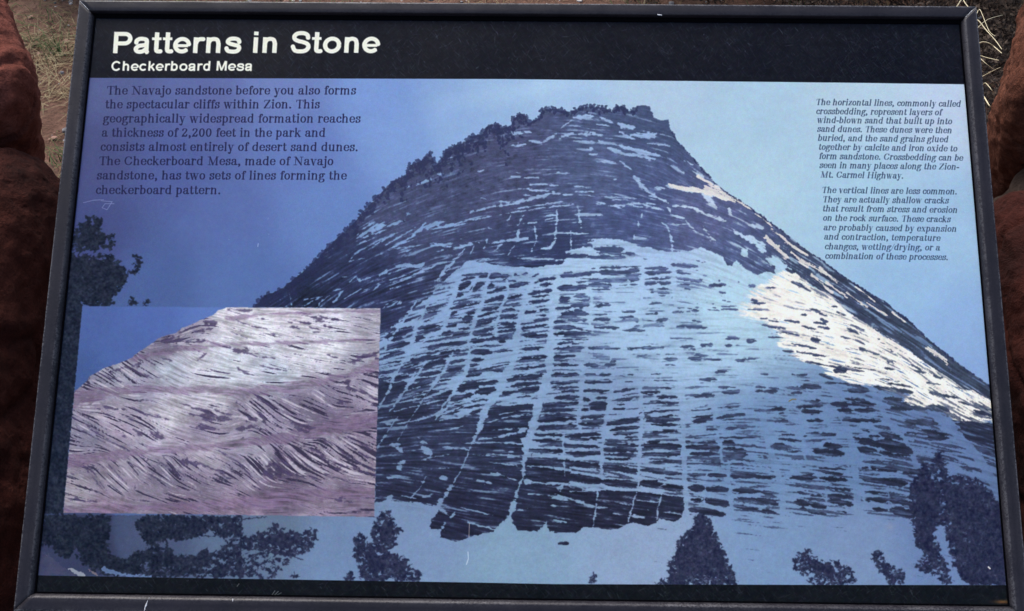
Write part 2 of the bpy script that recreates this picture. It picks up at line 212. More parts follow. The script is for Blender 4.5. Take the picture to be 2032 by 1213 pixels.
SNOW = {
ZA: """1000,270,1130,260,18;990,350,1090,340,16;1120,320,1200,330,18;1200,330,1290,270,18;1310,300,1400,260,16;1400,170,1520,160,26;1310,240,1390,180,8;1560,165,1660,210,14;1430,270,1580,280,20;1550,320,1650,340,18;1650,340,1915,400,20;1680,210,1780,240,34;1760,280,1915,290,26;1690,260,1760,300,18;1540,210,1640,225,8;1490,360,1530,370,18;1490,400,1560,400,12;1550,450,1660,450,12;1400,320,1560,325,8;1620,360,1700,400,18;1700,400,1915,430,14;1690,440,1770,510,10;1780,540,1820,590,24;1820,590,1870,640,24;1870,640,1915,670,20;
1000,540,1060,545,8;1090,548,1170,550,12;1290,520,1370,522,10;1030,518,1060,520,7;410,590,490,560,22;540,530,575,525,12;600,430,635,420,10;335,610,360,605,12;510,470,560,440,8;790,515,830,500,10;1380,600,1510,612,10;1120,590,1300,600,12;1050,620,1280,640,14;740,770,870,740,12;870,740,1000,720,18;1000,720,1100,690,22;1100,690,1250,650,26;1250,650,1400,660,10;930,700,1000,705,10;810,680,850,683,8;1400,640,1520,640,8;
720,830,900,790,9;900,790,1200,740,8;1200,740,1400,720,10;640,860,760,820,9;1000,750,1330,700,8;1040,850,1200,825,9;1200,825,1290,800,10;1410,785,1600,785,12;1290,760,1290,850,13;1290,850,1280,950,11;1280,950,1250,1000,12;1430,720,1430,800,10;1430,800,1445,860,16;1080,790,1050,850,10;1000,780,980,830,8;1150,860,1160,950,14;1160,950,1130,1020,9;1045,880,1045,940,18;1300,900,1490,905,12;1380,890,1380,1000,9;860,970,1000,945,14;970,950,1100,935,26;850,940,830,1000,10;950,960,900,1010,10;1020,980,980,1040,8;780,960,740,1040,8;1200,1000,1260,990,28;490,965,620,985,22;620,1000,800,965,13;200,1010,500,965,8;
520,1210,640,1070,12;640,1070,720,990,8;670,1190,700,1110,12;700,1110,740,1080,10;500,1110,640,1070,8;270,1110,450,1100,18;170,1170,220,1140,14;380,1160,520,1110,12;230,1200,400,1150,8;20,940,100,890,12;100,890,200,860,28;100,870,200,830,12;200,860,330,820,12;340,785,360,780,12;400,900,470,850,16;460,860,600,820,16;550,870,660,840,16;660,840,750,810,12;70,870,170,820,8;10,1030,150,960,8;210,1010,420,900,8;1530,700,1700,740,10;1700,740,1750,710,10;1750,710,1915,720,12;1430,660,1915,690,4;1780,730,1915,750,8;1830,770,1830,800,8;1810,830,1810,870,6;1780,910,1780,940,8;1780,925,1890,930,5;1540,720,1570,720,12;570,770,590,770,9;
1490,950,1680,950,26;1680,950,1800,1000,36;1800,1000,1915,1030,40;1350,1020,1500,1000,18;1040,1060,1330,1070,12;1500,1000,1560,1020,12;860,870,900,880,5;1080,660,1120,665,8;1230,790,1290,790,14""",
ZB: """190,540,220,590,24;220,590,270,640,28;270,640,330,675,22;330,675,400,710,14;320,615,370,620,16;390,600,480,620,26;480,620,600,640,36;600,640,700,660,40;700,660,780,690,34;560,510,640,560,12;640,560,700,600,13;700,600,740,640,12;400,740,420,780,12;420,780,500,805,12;430,730,560,740,14;560,740,650,790,18;650,790,760,820,22;620,640,700,740,36;780,740,800,790,18;50,560,70,560,12;0,450,60,455,16;0,730,150,720,12;150,720,220,715,12;220,715,380,760,12;0,690,140,690,5;360,830,400,860,11;400,860,410,900,12;410,900,430,1010,18;430,845,520,845,7;510,820,580,900,8;620,860,650,900,14;650,900,700,950,12;640,940,700,960,8;180,925,270,935,6;210,830,215,870,8;920,850,1000,870,18;820,890,880,920,24;880,920,960,960,50;960,960,1010,1010,60;870,1000,900,1050,40;1030,1070,1100,1100,40;0,950,80,950,22;80,950,200,990,30;200,990,400,1035,34;400,1040,600,1025,34;
200,270,320,275,22;120,220,190,240,20;20,360,120,400,22;120,400,250,400,16;230,400,350,410,14;260,330,420,350,7;420,470,500,520,7;0,180,60,210,12;500,440,560,470,6;150,300,200,310,10""",
Z1: """1040,310,1150,240,16;1150,300,1230,270,34;1180,290,1200,230,14;1060,370,1280,290,16;1250,270,1380,235,14;1000,430,1140,370,12;1150,420,1300,340,14;1230,430,1450,300,10;1440,360,1560,250,18;1560,300,1720,230,24;1590,300,1800,260,18;1000,350,1030,320,10;940,560,1000,490,10;950,560,1080,530,7;1250,460,1480,370,9;1400,480,1480,450,8;1600,430,1760,420,24;1640,480,1760,460,9;1830,430,1980,410,16;1180,670,1240,630,16;1330,600,1420,595,12;1430,600,1550,575,22;1250,660,1390,610,9;1440,670,1640,590,14;1280,740,1450,670,8;1640,590,1780,550,12;1780,550,1850,500,8;1650,710,1720,600,18;1260,780,1360,755,8;1010,700,1030,720,18;940,730,1000,680,7;1020,720,1110,690,9;880,685,920,680,9;850,730,870,735,8;800,800,890,775,7;1030,800,1110,770,7;1120,800,1190,740,9;900,860,1020,790,9;1020,790,1040,780,9;810,890,890,800,20;700,900,780,830,8;570,920,720,840,14;580,870,700,845,9;690,920,710,880,10;1210,940,1250,900,7;1280,890,1370,865,9;1370,865,1340,920,9;1560,900,1620,830,9;1550,960,1560,900,10;460,820,470,880,10;470,880,480,910,10;540,850,560,855,14;1440,300,1480,280,8;1700,640,1790,560,9;1610,800,1680,750,7;1830,380,1850,370,7;1700,170,1715,170,10;1400,190,1420,185,10""",
Z2: """710,60,640,150,14;640,150,570,230,12;550,250,590,250,14;560,260,500,400,7;520,380,450,480,12;450,480,420,560,26;420,560,370,660,34;370,660,330,790,26;330,790,300,870,24;300,870,230,990,18;230,990,170,1100,18;170,1100,130,1210,22;800,120,740,210,14;740,210,710,340,26;710,340,650,470,40;650,470,640,590,30;640,590,580,700,24;370,420,330,490,14;330,490,260,590,24;260,590,190,690,26;190,690,120,790,26;120,790,90,850,20;240,410,210,450,12;120,480,240,410,7;890,230,850,320,20;850,320,820,360,20;1000,180,970,300,22;970,300,950,400,28;950,400,890,540,34;890,540,850,680,30;850,680,820,780,22;820,780,830,850,12;830,850,820,960,20;820,960,780,1070,40;780,1070,650,1120,60;1150,240,1160,340,22;1160,340,1120,430,26;1120,430,1080,540,24;1080,540,1050,640,22;1050,640,1050,730,18;1380,230,1320,360,44;1320,360,1290,480,50;1290,480,1250,640,44;1250,640,1230,800,60;1230,800,1200,960,60;1200,960,1130,1060,56;1130,1060,1090,1210,50;1590,190,1550,420,44;1550,420,1530,620,40;1530,620,1520,850,50;1520,850,1500,1060,50;1500,1060,1470,1210,50;690,860,640,960,14;640,960,580,1060,20;580,1060,520,1120,18;440,960,380,1060,16;380,1060,260,1210,16;560,520,640,500,30;500,580,640,580,40;450,790,820,740,16;340,820,560,780,12;470,850,830,800,9;300,900,480,850,9;260,990,620,900,8;900,960,1160,900,50;930,900,1200,890,40;200,130,290,115,20;360,130,440,100,26;70,190,110,160,18;150,290,330,210,9;330,200,480,150,12;480,150,560,100,12;560,100,690,70,12;150,320,240,295,8;1000,60,810,80,10;820,80,930,110,14;40,740,130,700,10;60,960,220,920,12;70,1060,200,1040,10;50,1010,200,990,9;130,1060,240,1040,8;230,1060,390,1040,8;260,620,400,560,9;560,730,400,760,14""",
Z5: """1200,0,1190,60,56;1190,60,1150,180,56;1150,180,1120,300,50;1120,300,1090,380,62;1090,380,1055,470,60;1055,470,1050,540,42;1050,540,1040,620,32;1040,620,1035,700,20;1035,700,1000,780,15;1000,780,980,860,20;980,860,945,960,36;945,960,930,1000,56;
900,40,860,120,48;860,120,800,220,56;800,220,760,320,46;760,320,735,390,44;735,390,700,460,22;700,460,660,560,10;660,560,610,670,9;610,670,560,750,13;560,750,500,840,22;500,840,465,890,28;580,120,510,210,20;510,210,450,310,12;640,20,570,130,26;
490,10,370,170,11;370,170,320,250,10;320,250,240,380,8;240,380,200,450,5;310,0,240,120,13;240,120,170,230,11;170,230,140,260,6;180,0,120,150,17;120,150,70,240,10;200,290,130,390,10;130,390,80,470,12;80,470,55,510,11;
70,230,200,200,10;200,200,380,165,13;380,165,580,95,16;160,260,340,215,9;340,215,520,175,10;70,330,200,310,8;190,340,300,325,9;300,325,440,280,14;440,280,520,240,16;540,220,700,180,12;700,180,830,160,10;600,300,650,260,20;650,260,780,230,10;450,290,620,225,10;550,380,640,350,9;480,495,670,510,9;640,470,850,465,10;850,465,1040,475,10;
700,550,870,545,12;870,545,1040,565,12;740,440,870,430,10;870,430,1000,395,18;1000,395,1060,370,34;780,390,900,375,7;900,375,1050,370,8;800,330,950,290,10;950,290,1090,280,10;870,280,1000,255,7;1000,255,1100,255,7;800,595,1000,620,7;360,580,450,560,9;450,560,540,540,9;370,500,420,540,50;360,460,400,470,18;330,430,350,435,11;150,480,210,480,38;190,500,230,530,24;210,600,250,590,30;190,640,230,620,34;480,700,530,705,34;820,670,880,680,20;880,680,1000,720,8;730,718,780,722,16;790,730,830,737,16;480,632,540,640,6;650,652,690,655,6;390,690,330,790,11;330,790,270,850,13;160,810,130,860,26;
60,880,250,870,34;250,870,470,905,40;470,905,540,950,24;580,930,550,970,13;520,1000,490,1045,20;670,1000,850,1050,11;620,900,920,970,6;210,820,330,840,8;370,830,430,812,15;1070,620,1200,630,16;1200,630,1348,650,18;1040,720,1100,730,40;1100,730,1348,745,20;1210,820,1348,855,24;1070,805,1200,820,6;1060,500,1300,500,12;1100,550,1160,555,26;1280,560,1320,560,26;1290,740,1280,790,16;1300,400,1310,620,6;1190,990,1180,1040,18;1000,915,1030,918,8;1225,885,1255,890,9;940,525,980,525,10;1130,400,1348,390,12;1160,340,1348,330,12;120,340,160,345,14;130,700,210,690,16""",
Z6: """290,760,280,880,8;280,880,258,1025,9;572,700,550,780,8;550,780,520,900,9;520,900,490,1000,10;718,780,715,830,8;715,830,690,900,8;690,900,685,990,8;0,810,120,850,18;120,850,260,895,14;260,895,350,900,9;550,850,700,865,7;500,950,600,970,18;400,860,500,885,5;730,930,850,945,8;390,940,470,955,7;0,980,80,1000,12;620,910,640,920,7;65,400,58,480,8;70,560,68,700,7;312,700,310,650,8;1015,660,1015,700,7;60,740,20,780,24;30,740,300,760,24;340,770,550,780,9;180,0,175,240,24;165,240,155,340,12;370,160,350,280,22;350,280,320,480,20;320,480,310,650,16;590,260,570,460,26;570,460,560,690,18;850,0,860,400,34;860,400,865,700,34;870,700,885,960,30;1068,220,1068,330,18;1115,440,1110,560,14;1160,600,1170,800,20;1175,800,1185,900,24;1010,740,1000,860,9;420,470,540,540,0""",
}

def strokes(d, mask, WX, WY, N, amp, power=0):
    for (ox, oy, s), txt in d.items():
        for q in txt.replace('\n', '').split(';'):
            if not q.strip(): continue
            a = [float(v) for v in q.split(',')]
            if a[4] <= 0: continue
            capsule(mask, [(ox+a[0]/s, oy+a[1]/s), (ox+a[2]/s, oy+a[3]/s)], a[4]/s, WX, WY, N, amp, 1.5, power)

SLOPE = [(700,450,-.6),(650,560,-.6),(600,600,-.7),(800,500,-.35),(780,640,-.33),(800,740,-.25),(900,600,-.22),(1000,450,-.2),(1100,430,-.08),(1000,560,-.05),(950,700,-.17),(1050,640,-.15),(1050,800,-.1),(1150,640,-.02),(1250,560,0),(1150,900,.03),(1000,880,.02),(900,870,0),(800,850,-.1),(850,970,.2),(1000,980,.15),(900,1040,.2),(1150,960,.14),(1250,980,.17),(1300,860,.02),(1250,800,-.08),(1300,750,0),(1400,820,-.08),(1450,700,0),(1500,1000,.12),(1550,900,.08),(1650,860,.02),(1700,1000,.1),(1750,900,.15),(1850,900,.2),(1950,880,.3),(1950,950,.35),(1700,700,.25),(1600,640,.2),(1650,560,.65),(1750,650,.7),(1850,720,.7),(1920,770,.6),(1500,480,.55),(1430,420,.4),(1350,400,.2),(1300,300,.2),(1350,320,.8),(1200,280,.1),(1000,260,-.1),(900,330,-.4),(1530,460,.75),(1550,700,.1)]
SKYC = [(200,165,85,95,144),(190,300,73,80,129),(180,480,67,76,127),(300,560,75,97,152),(400,200,93,105,161),(560,170,109,128,185),(450,420,89,109,169),(600,300,98,121,184),(480,560,87,113,171),(750,200,120,151,210),(800,280,123,155,210),(1000,180,150,181,220),(1100,170,160,190,224),(1300,180,173,199,224),(1500,250,169,200,224),(1700,180,180,206,226),(1890,200,186,205,230),(1700,400,166,200,224),(1900,450,158,192,224),(1900,650,141,174,218),(1800,560,150,186,222),(1500,350,175,206,226),(250,700,77,101,148),(900,240,141,172,217),(650,420,102,131,190),(350,330,81,95,154),(1960,740,134,164,212)]
SNOWC = [(900,560,140,169,211),(1200,560,169,199,232),(1300,650,166,197,229),(1450,600,180,213,235),(1200,800,130,156,194),(950,700,138,167,205),(850,1060,121,145,182),(650,1100,114,139,178),(1000,1120,129,159,188),(1300,1100,139,161,194),(1550,1080,121,149,188),(1700,1100,122,146,185),(1500,900,111,141,183),(1700,900,103,131,174),(1850,870,99,123,168),(1960,980,97,121,164),(780,900,121,146,182),(600,520,119,150,196),(800,440,132,164,210),(1050,300,152,177,217),(1300,300,152,179,220),(1400,400,192,211,236),(540,1060,99,118,145),(300,1080,73,84,116),(180,1080,61,72,104),(470,1080,91,110,141),(1850,1080,107,131,175),(1300,500,167,195,232)]
ROCKC = [(800,400,71,78,113),(1000,330,74,80,115),(1200,350,82,94,132),(1250,420,76,88,132),(1100,520,54,63,100),(700,560,47,54,88),(900,900,48,54,80),(900,1000,39,42,66),(1200,1000,37,40,61),(1250,870,42,48,71),(1700,880,42,48,70),(1900,950,42,47,70),(1450,520,81,93,133),(1600,560,66,76,104),(1850,720,65,76,99),(600,600,35,42,66),(1280,230,69,82,117),(1050,640,45,53,82),(1200,560,71,85,120),(1300,640,72,87,118),(1000,800,43,50,75),(1400,440,91,99,141),(850,280,61,69,101)]

MESA = [(504,607),(527,585),(554,575),(574,560),(593,543),(613,528),(633,508),(660,479),(675,466),(697,447),(712,427),(731,406),(756,380),(778,359),(803,349),(813,327),(835,318),(853,302),(861,321),(872,321),(885,296),(916,283),(932,271),(957,265),(969,247),(988,246),(994,255),(1016,247),(1019,233),(1032,225),(1045,230),(1048,244),(1070,233),(1076,216),(1101,214),(1129,221),(1148,214),(1173,210),(1198,213),(1217,221),(1223,210),(1236,211),(1245,219),(1261,217),(1264,208),(1289,210),(1297,233),(1313,238),(1325,236),(1330,255),(1341,277),(1363,300),(1391,333),(1419,362),(1441,380),(1460,393),(1491,412),(1516,431),(1554,459),(1601,496),(1635,518),(1664,541),(1704,566),(1730,584),(1757,598),(1773,614),(1799,631),(1836,667),(1872,697),(1918,733),(1971,770),(2020,800),(2032,1213),(60,1213),(60,1022),(504,1022)]

def foliage(mask, pts, n, r, seed, WX, WY, core=0.0, sq=1.0):
    q = np.random.default_rng(seed)
    if core:
        mx = sum(p[0] for p in pts)/len(pts); my = sum(p[1] for p in pts)/len(pts)
        poly(mask, [(mx+(a-mx)*core, my+(b-my)*core) for a, b in pts], WX, WY, .9)
    xs = [p[0] for p in pts]; ys = [p[1] for p in pts]
    got = 0; px = []; 
    n = int(n*1.9)
    while got < n:
        x = q.uniform(min(xs), max(xs), 4*n); y = q.uniform(min(ys), max(ys), 4*n)
        ins = np.zeros(4*n, bool)
        for i in range(len(pts)):
            x0, y0 = pts[i]; x1, y1 = pts[(i+1) % len(pts)]
            if y0 != y1: ins ^= ((y0 > y) != (y1 > y)) & (x < (x1-x0)*(y-y0)/(y1-y0)+x0)
        for a, b in zip(x[ins], y[ins]):
            px.append((a, b)); got += 1
            if got >= n: break
    for (a, b) in px[::2]:
        th = q.uniform(-np.pi, 0) if q.random() < .75 else q.uniform(0, np.pi); ln = r*q.uniform(.9, 1.9)
        capsule(mask, [(a, b), (a+ln*np.cos(th), b+ln*np.sin(th)*.8)], [1.7, .7], WX, WY, None, 0, 1.2)
    for (a, b) in px:
        rr = r*q.uniform(.3, .95); th = q.uniform(-1.4, 1.4)
        capsule(mask, [(a-rr*np.cos(th), b-rr*sq*np.sin(th)), (a+rr*np.cos(th), b+rr*sq*np.sin(th))], rr*1.1, WX, WY, None, 0, 1.3)

def paint_print():
    n1 = vnoise(3, 3, 1, 1); n2 = vnoise(9, 7, 2, 2); n3 = vnoise(40, 30, 3, 3); n4 = vnoise(5, 3, 2, 4); n5 = vnoise(12, 12, 3, 12)
    fine = rng.standard_normal((CH, CW)).astype(np.float32)
    WX = XX+2.2*n2+1.0*n4; WY = YY+1.3*vnoise(8, 6, 2, 5)+.6*vnoise(3, 3, 1, 6)
    slope = field(SLOPE, 80)
    L1 = lic(fine, slope, 9)                       # fine streaks
    L1 = L1*.35+blur(L1, 1)*1.1
    nf = vnoise(8, 4, 2, 14); nc = vnoise(5, 4, 1, 15)
    L2 = lic(blur(fine, 1), slope, 20)
    L3 = lic(vnoise(6, 5, 2, 8), slope, 26)
    sky = field(SKYC, 150); snow = field(SNOWC, 130); rock = field(ROCKC, 110)
    # sky with faint mottling and a thin wisp of cloud
    img = sky.copy()
    img *= (1+.018*n3+.012*n2)[..., None]
    w = np.exp(-((YY-(205-.13*(XX-850)))/22)**2)*np.clip((XX-830)/160, 0, 1)*np.clip((1230-XX)/160, 0, 1)
    img += w[..., None]*np.array([10, 10, 6])
    # ---------------- mesa
    mesa = np.zeros((CH, CW), np.float32); poly(mesa, MESA, XX+1.6*n4+1.5*n2, YY+1.6*n4-1.2*n2)
    snowc = snow*(1+.03*n3+.02*n1)[..., None]
    # sunlit snow on the right flank
    sun = np.zeros((CH, CW), np.float32)
    SUN = [(30,350),(130,290),(250,225),(340,175),(400,170),(520,270),(640,330),(700,390),(800,470),(950,560),(1100,650),(1250,760),(1400,870),(1500,905),(1625,970),(1650,1090),(1370,1078),(1350,1030),(1220,985),(1190,1005),(1060,965),(1130,905),(960,885),(880,860),(860,862),(760,845),(620,800),(580,790),(640,775),(540,740),(480,720),(430,695),(330,640),(310,600),(330,560),(300,530),(220,470),(120,455),(0,440),(20,400)]
    poly(sun, [(1440+a/3.032, 480+b/3.032) for a, b in SUN], XX+4*n2+2*n4, YY+3*n4)
    fl = np.clip((XX-1415-12*n3)/90, 0, 1)*np.clip((XX+.9*YY-1990)/60+ .2*n2, 0, 1)
    fl = np.maximum(fl, 0)
    sun = (.5*blur(sun, 2)+.5*blur(sun, 9))*fl
    s0 = np.clip(sun*3-.1, 0, 1)
    sun = s0*np.clip((sun-.42+.20*L1+.16*nf+.12*L2)*(1.1+1.3*np.clip((XX-1470)/120, 0, 1))+.5, 0, 1)
    sp = np.zeros((CH, CW), np.float32)
    for q in "1590,515,1640,545,5;1560,480,1600,505,6;1530,455,1560,478,5;1385,350,1420,372,5;1420,372,1450,392,5;1400,374,1440,394,12;1440,390,1470,402,8;1450,392,1490,415,4;1625,530,1660,560,4;1500,424,1530,448,4;1700,570,1735,598,3;1720,600,1760,625,3;1840,690,1875,715,6;1870,712,1880,722,5;1640,560,1680,590,4;1680,580,1720,610,3;1570,500,1600,530,5;1610,545,1650,580,5;1770,620,1795,638,3;1520,470,1560,510,8;1330,368,1375,378,8;1375,375,1410,384,10;1780,720,1800,735,3;1930,775,1950,790,3".split(';'):
        a = [float(v) for v in q.split(',')]
        capsule(sp, [(a[0], a[1]), (a[2], a[3])], a[4], WX, WY, L1, 1.6, 1.2)
    # dark rock coverage
    base = np.zeros((CH, CW), np.float32)
    D1 = [p for p in MESA if p[1] < 800 and p[0] < 2030][:]
    D1 = D1 + [(1975,800),(1935,778),(1902,767),(1852,731),(1803,694),(1753,665),(1704,635),(1671,609),(1651,589),(1611,566),(1572,536),(1549,516),(1530,505),(1540,545),(1518,538),(1500,545),(1475,530),(1460,515),(1453,527),(1443,527),(1430,507),(1392,490),(1387,492),(1370,500),(1322,500),(1270,490),(1240,480),(1175,478),(1130,502),(1115,522),(1060,530),(1000,527),(930,516),(885,552),(855,585),(818,616),(780,645),(752,668),(752,612),(500,609)]
    poly(base, D1, WX+3*n4, WY+2*n2)
    D2 = [(300,200),(420,110),(560,125),(520,250),(470,320),(600,300),(760,290),(790,250),(860,222),(1105,205),(1095,300),(1075,420),(1010,440),(1040,480),(1040,560),(1348,580),(1348,1060),(1210,1058),(1190,1005),(1130,1060),(1000,1050),(960,1000),(900,990),(835,1060),(740,1080),(590,1130),(480,1100),(490,1045),(420,1040),(420,985),(470,930),(460,890),(130,850),(50,870),(40,30),(130,60),(300,100)]
    poly(base, [(730+a/3.37, 740+b/3.37) for a, b in D2], WX+2*n4, WY+1.5*n2)
    D3 = [(0,850),(60,800),(290,790),(545,790),(700,810),(860,830),(870,900),(850,960),(800,995),(700,975),(680,1000),(620,1020),(500,1000),(430,1040),(350,1048),(260,1030),(200,1030),(150,1065),(0,1070)]
    poly(base, [(1100+a/3.37, 740+b/3.37) for a, b in D3], WX+1.5*n4, WY+1.2*n2)
    D4 = [(1395,1090),(1500,1083),(1640,1098),(1650,1210),(1640,1300),(1560,1230),(1440,1180)]
    poly(base, [(1440+a/3.032, 480+b/3.032) for a, b in D4], WX, WY)
    D5 = [(1842,880),(1880,885),(1900,905),(1935,930),(1960,960),(1880,950),(1850,900)]
    dark = base.copy()
    blk = np.zeros((CH, CW), np.float32)
    strokes(DARK, blk, WX, WY, L1*.7+n4*.5+nc*.6, 1.5, 4)
    blk = np.clip((blk-.22+.17*nf+.12*L1)*1.9+.25, 0, 1)*(blk > .02)
    dark = np.maximum(dark, blk)
    # streaky half-snow zones on the left flank and between the blocks
    cov = field([(770,680,.62),(800,620,.66),(845,600,.62),(870,570,.6),(850,700,.55),(900,640,.35),(900,760,.4),(1000,600,.1),(1200,600,-.3),(1000,900,.3),(1300,900,-.35),(1500,700,-.6),(1600,1000,-.5),(1700,650,-.2),(1850,900,-.1),(1950,900,.3),(800,1050,-.5),(1200,1100,-1.),(1500,1100,-1.),(800,800,.55),(760,860,.5),(620,1080,-1.),(950,1100,-1.),(1100,760,-.05),(1050,700,0),(1150,850,0),(1700,840,-.6),(1700,1100,-1)], 60)
    streak = np.clip((cov*1.6-1.15+.62*L2+.35*L1)*2.0, 0, 1)*np.clip((1062-YY)/20, 0, 1)
    # thin ledges that thread between the blocks
    cov2 = field([(1150,560,.2),(1250,560,.25),(1350,560,.1),(1450,600,-.3),(1150,640,.3),(1250,650,.05),(1350,650,.05),(1150,740,.35),(1250,740,.15),(1350,740,.05),(1450,740,-.1),(1150,820,.5),(1250,820,.5),(1350,830,.2),(1450,830,.15),(1150,900,.6),(1250,900,.6),(1320,900,.55),(1420,900,.5),(1480,900,.3),(1400,960,.4),(1500,960,.4),(1400,1010,.4),(1500,1005,.4),(1600,900,.2),(1600,960,.35),(1600,1010,.3),(1660,980,.4),(1750,880,.5),(1760,960,.5),(1760,1000,.5),(1620,800,.1),(1560,840,.1),(1700,820,.2),(1820,860,.4),(1850,930,.5),(1950,900,.7),(1960,960,.5),(1000,560,.3),(950,620,.55),(1000,640,.5),(1060,620,.4),(1050,700,.45),(950,700,.5),(1000,760,.4),(1050,780,.5),(880,720,.7),(830,760,.7),(900,800,.4),(1550,760,-.2),(1600,1060,-1.4),(1400,1060,-1.4),(1200,1090,-1.6),(1000,1100,-1.6),(1750,1060,-1.4),(1500,560,-1),(1250,505,-.8),(1100,535,-.8),(1800,1060,-1),(620,1080,-2),(800,1060,-1.2)], 45)
    st2 = np.clip(((cov2+(.14+.08*(XX > 1360))*np.clip((YY-780)/60, 0, 1)*(YY < 1025)+.3*np.exp(-((XX-1000)/110)**2-((YY-610)/90)**2))*1.3-1.2+.55*L2+.5*L1)*2.3, 0, 1)
    streak = np.maximum(streak, st2*.95)
    CR = ["1110,525,1100,620,1090,740,1062,830,1046,920:9", "1177,535,1170,640,1158,760,1150,860:5", "1274,525,1272,600,1270,700,1271,817,1268,920:7", "1333,490,1340,600,1350,740,1356,860,1360,1030:8", "1408,740,1418,840,1430,900,1447,1000:5", "1490,700,1505,780,1522,870,1548,960,1553,1020:13", "1638,880,1640,1010:3", "1650,760,1668,820,1690,880,1698,960,1706,1020:13", "1762,950,1764,1012:3", "1725,762,1762,835,1802,885,1830,960:11", "1838,806,1872,838,1908,870,1958,934,1990,1000:17", "1215,640,1210,740,1198,860:4", "1310,700,1312,800:3", "1580,840,1600,920:4", "1150,860,1148,900:3", "1197,900,1193,950:3"]
    cr = np.zeros((CH, CW), np.float32)
    for q in CR:
        a, w_ = q.split(':'); v = [float(k) for k in a.split(',')]; w_ = float(w_)
        capsule(cr, _sm(list(zip(v[0::2], v[1::2])), 4), w_, WX, WY, n1*.6+n4, 1.4, 1.8)
    streak *= 1-np.clip(cr*1.25, 0, 1)
    dark = np.maximum(dark, streak*(YY > 545))
    # snow on the dark rock
    sm = np.zeros((CH, CW), np.float32)
    strokes(SNOW, sm, WX, WY, L1*.6+n4*.7+nc*.9, 1.9, 2)
    sm = np.clip((sm-.42+.34*nf+.18*L1)*2.0+.3, 0, 1)*(sm > .02)
    inb = blur(base, 2)
    cs3 = field([(1500,600,-.1),(1600,600,.3),(1650,660,.35),(1560,700,.2),(1700,700,.1),(1800,760,.4),(1750,740,.3),(1900,800,.5),(1950,830,.6),(1620,560,.5),(1700,640,.4),(1850,770,.5)], 60)
    st3 = np.clip((cs3*1.2-1.5+.6*L2+.45*L1)*1.8, 0, 1)*np.clip(sun, 0, 1)
    dark = np.maximum(dark, st3*.9)
    cs = field([(700,480,.16),(760,560,.14),(650,580,.05),(850,380,-.3),(900,480,.08),(1000,350,-.15),(1000,480,.12),(1100,440,.1),(1250,440,-.2),(1250,290,.14),(1150,270,.12),(1100,330,-.2),(1350,440,-.05),(1500,480,.12),(1600,530,.46),(1680,580,.48),(1750,640,.46),(1850,715,.36),(1920,765,.3),(900,900,.1),(950,960,.06),(800,920,.12),(1150,1000,.08),(850,600,.32),(830,560,.26),(890,560,.26),(860,640,.3),(800,620,.22),(1000,1000,-.2),(1200,900,0)], 60)
    ss = np.clip((cs*2.2-1.25+.55*L2+.3*L1)*1.8, 0, 1)*inb
    dark = dark*(1-np.clip(sm, 0, 1))*(1-.8*ss)
    # fleck the surface everywhere a little
    mot = np.clip((vnoise(9, 7, 3, 17)*1.5-.25), 0, 1)*np.clip((480-YY)/120, 0, 1)*np.clip((1230-XX)/250, 0.15, 1)
    rockc = rock*(1+.10*n2+.06*L1.clip(-2, 2)+.10*n5+.08*L2.clip(-2, 2)*(YY > 520)-.34*mot)[..., None]
    lit = np.clip(sun, 0, 1)
    sc = snowc+(np.array([250, 246, 240])*(1+.02*n1+.015*L1)[..., None]-snowc)*lit[..., None]
    # snow dusted on the rock and hollows in the snow keep both from reading flat
    sc = sc*(1-.05*np.clip(L2*.6+L3*.6+.3, 0, 2)*np.clip((1040-YY)/60, 0, 1)-.02*n2)[..., None]
    dust = np.clip(.35*L2+.3*L1+.5*n2+.35*n5-.4, 0, 1)*.32*np.clip((YY-180)/60, 0, 1)
    rockc = rockc+(sc-rockc)*dust[..., None]
    dark_soft = .6*dark+.4*blur(dark, 1)
    m = sc+(rockc-sc)*dark_soft[..., None]
    spm = np.clip(sp, 0, 1)
    m = m+(np.array([232, 226, 222])-m)*(spm*.85)[..., None]
    img += (m-img)*(.6*mesa+.4*blur(mesa, 1))[..., None]
    # scrub trees on the ridge
    tr = np.zeros((CH, CW), np.float32)
    q = np.random.default_rng(21)
    ridge = MESA[:45]
    for (a, b) in zip(ridge[:-1], ridge[1:]):
        ln = np.hypot(b[0]-a[0], b[1]-a[1])
        for k in range(int(ln/2.6)+1):
            t = q.random(); x = a[0]+(b[0]-a[0])*t; y = a[1]+(b[1]-a[1])*t
            dn = abs(q.normal(0, 1))*(11 if x < 1000 else 5)
            r = q.uniform(2.5, 6.5)*(1 if x < 1000 else .8)
            capsule(tr, [(x+q.normal(0, 2), y-3+dn), (x+q.normal(0, 2), y+1+dn)], r*1.3, WX, WY, n1, 1.5, 1.2)
    for _ in range(240):
        x = q.uniform(790, 1040); yl = np.interp(x, [p[0] for p in ridge], [p[1] for p in ridge]); y = yl+abs(q.normal(0, 26))
        capsule(tr, [(x, y-1.5), (x+q.normal(0, 1.5), y+1.5)], q.uniform(2, 6), WX, WY, n1, 1.2, 1.2)
    for _ in range(150):
        t = q.random(); seg = MESA[49:71]; i = int(t*(len(seg)-1)); a, b = seg[i], seg[i+1]; u = q.random()
        x = a[0]+(b[0]-a[0])*u; y = a[1]+(b[1]-a[1])*u
        capsule(tr, [(x, y+1), (x+2, y+2+q.uniform(0, 3))], q.uniform(1.5, 4.2), WX, WY, n1, 1, 1.2)
    foliage(tr, [(505,607),(520,588),(560,578),(600,545),(640,515),(640,545),(600,575),(585,595),(570,607)], 120, 4, 5, WX, WY)
    over(img, (40, 46, 82), np.clip(tr, 0, 1)*.86*(.8+.2*n1.clip(0, 1)))
    # ---------------- trees in the foreground of the print
    tm = np.zeros((CH, CW), np.float32)
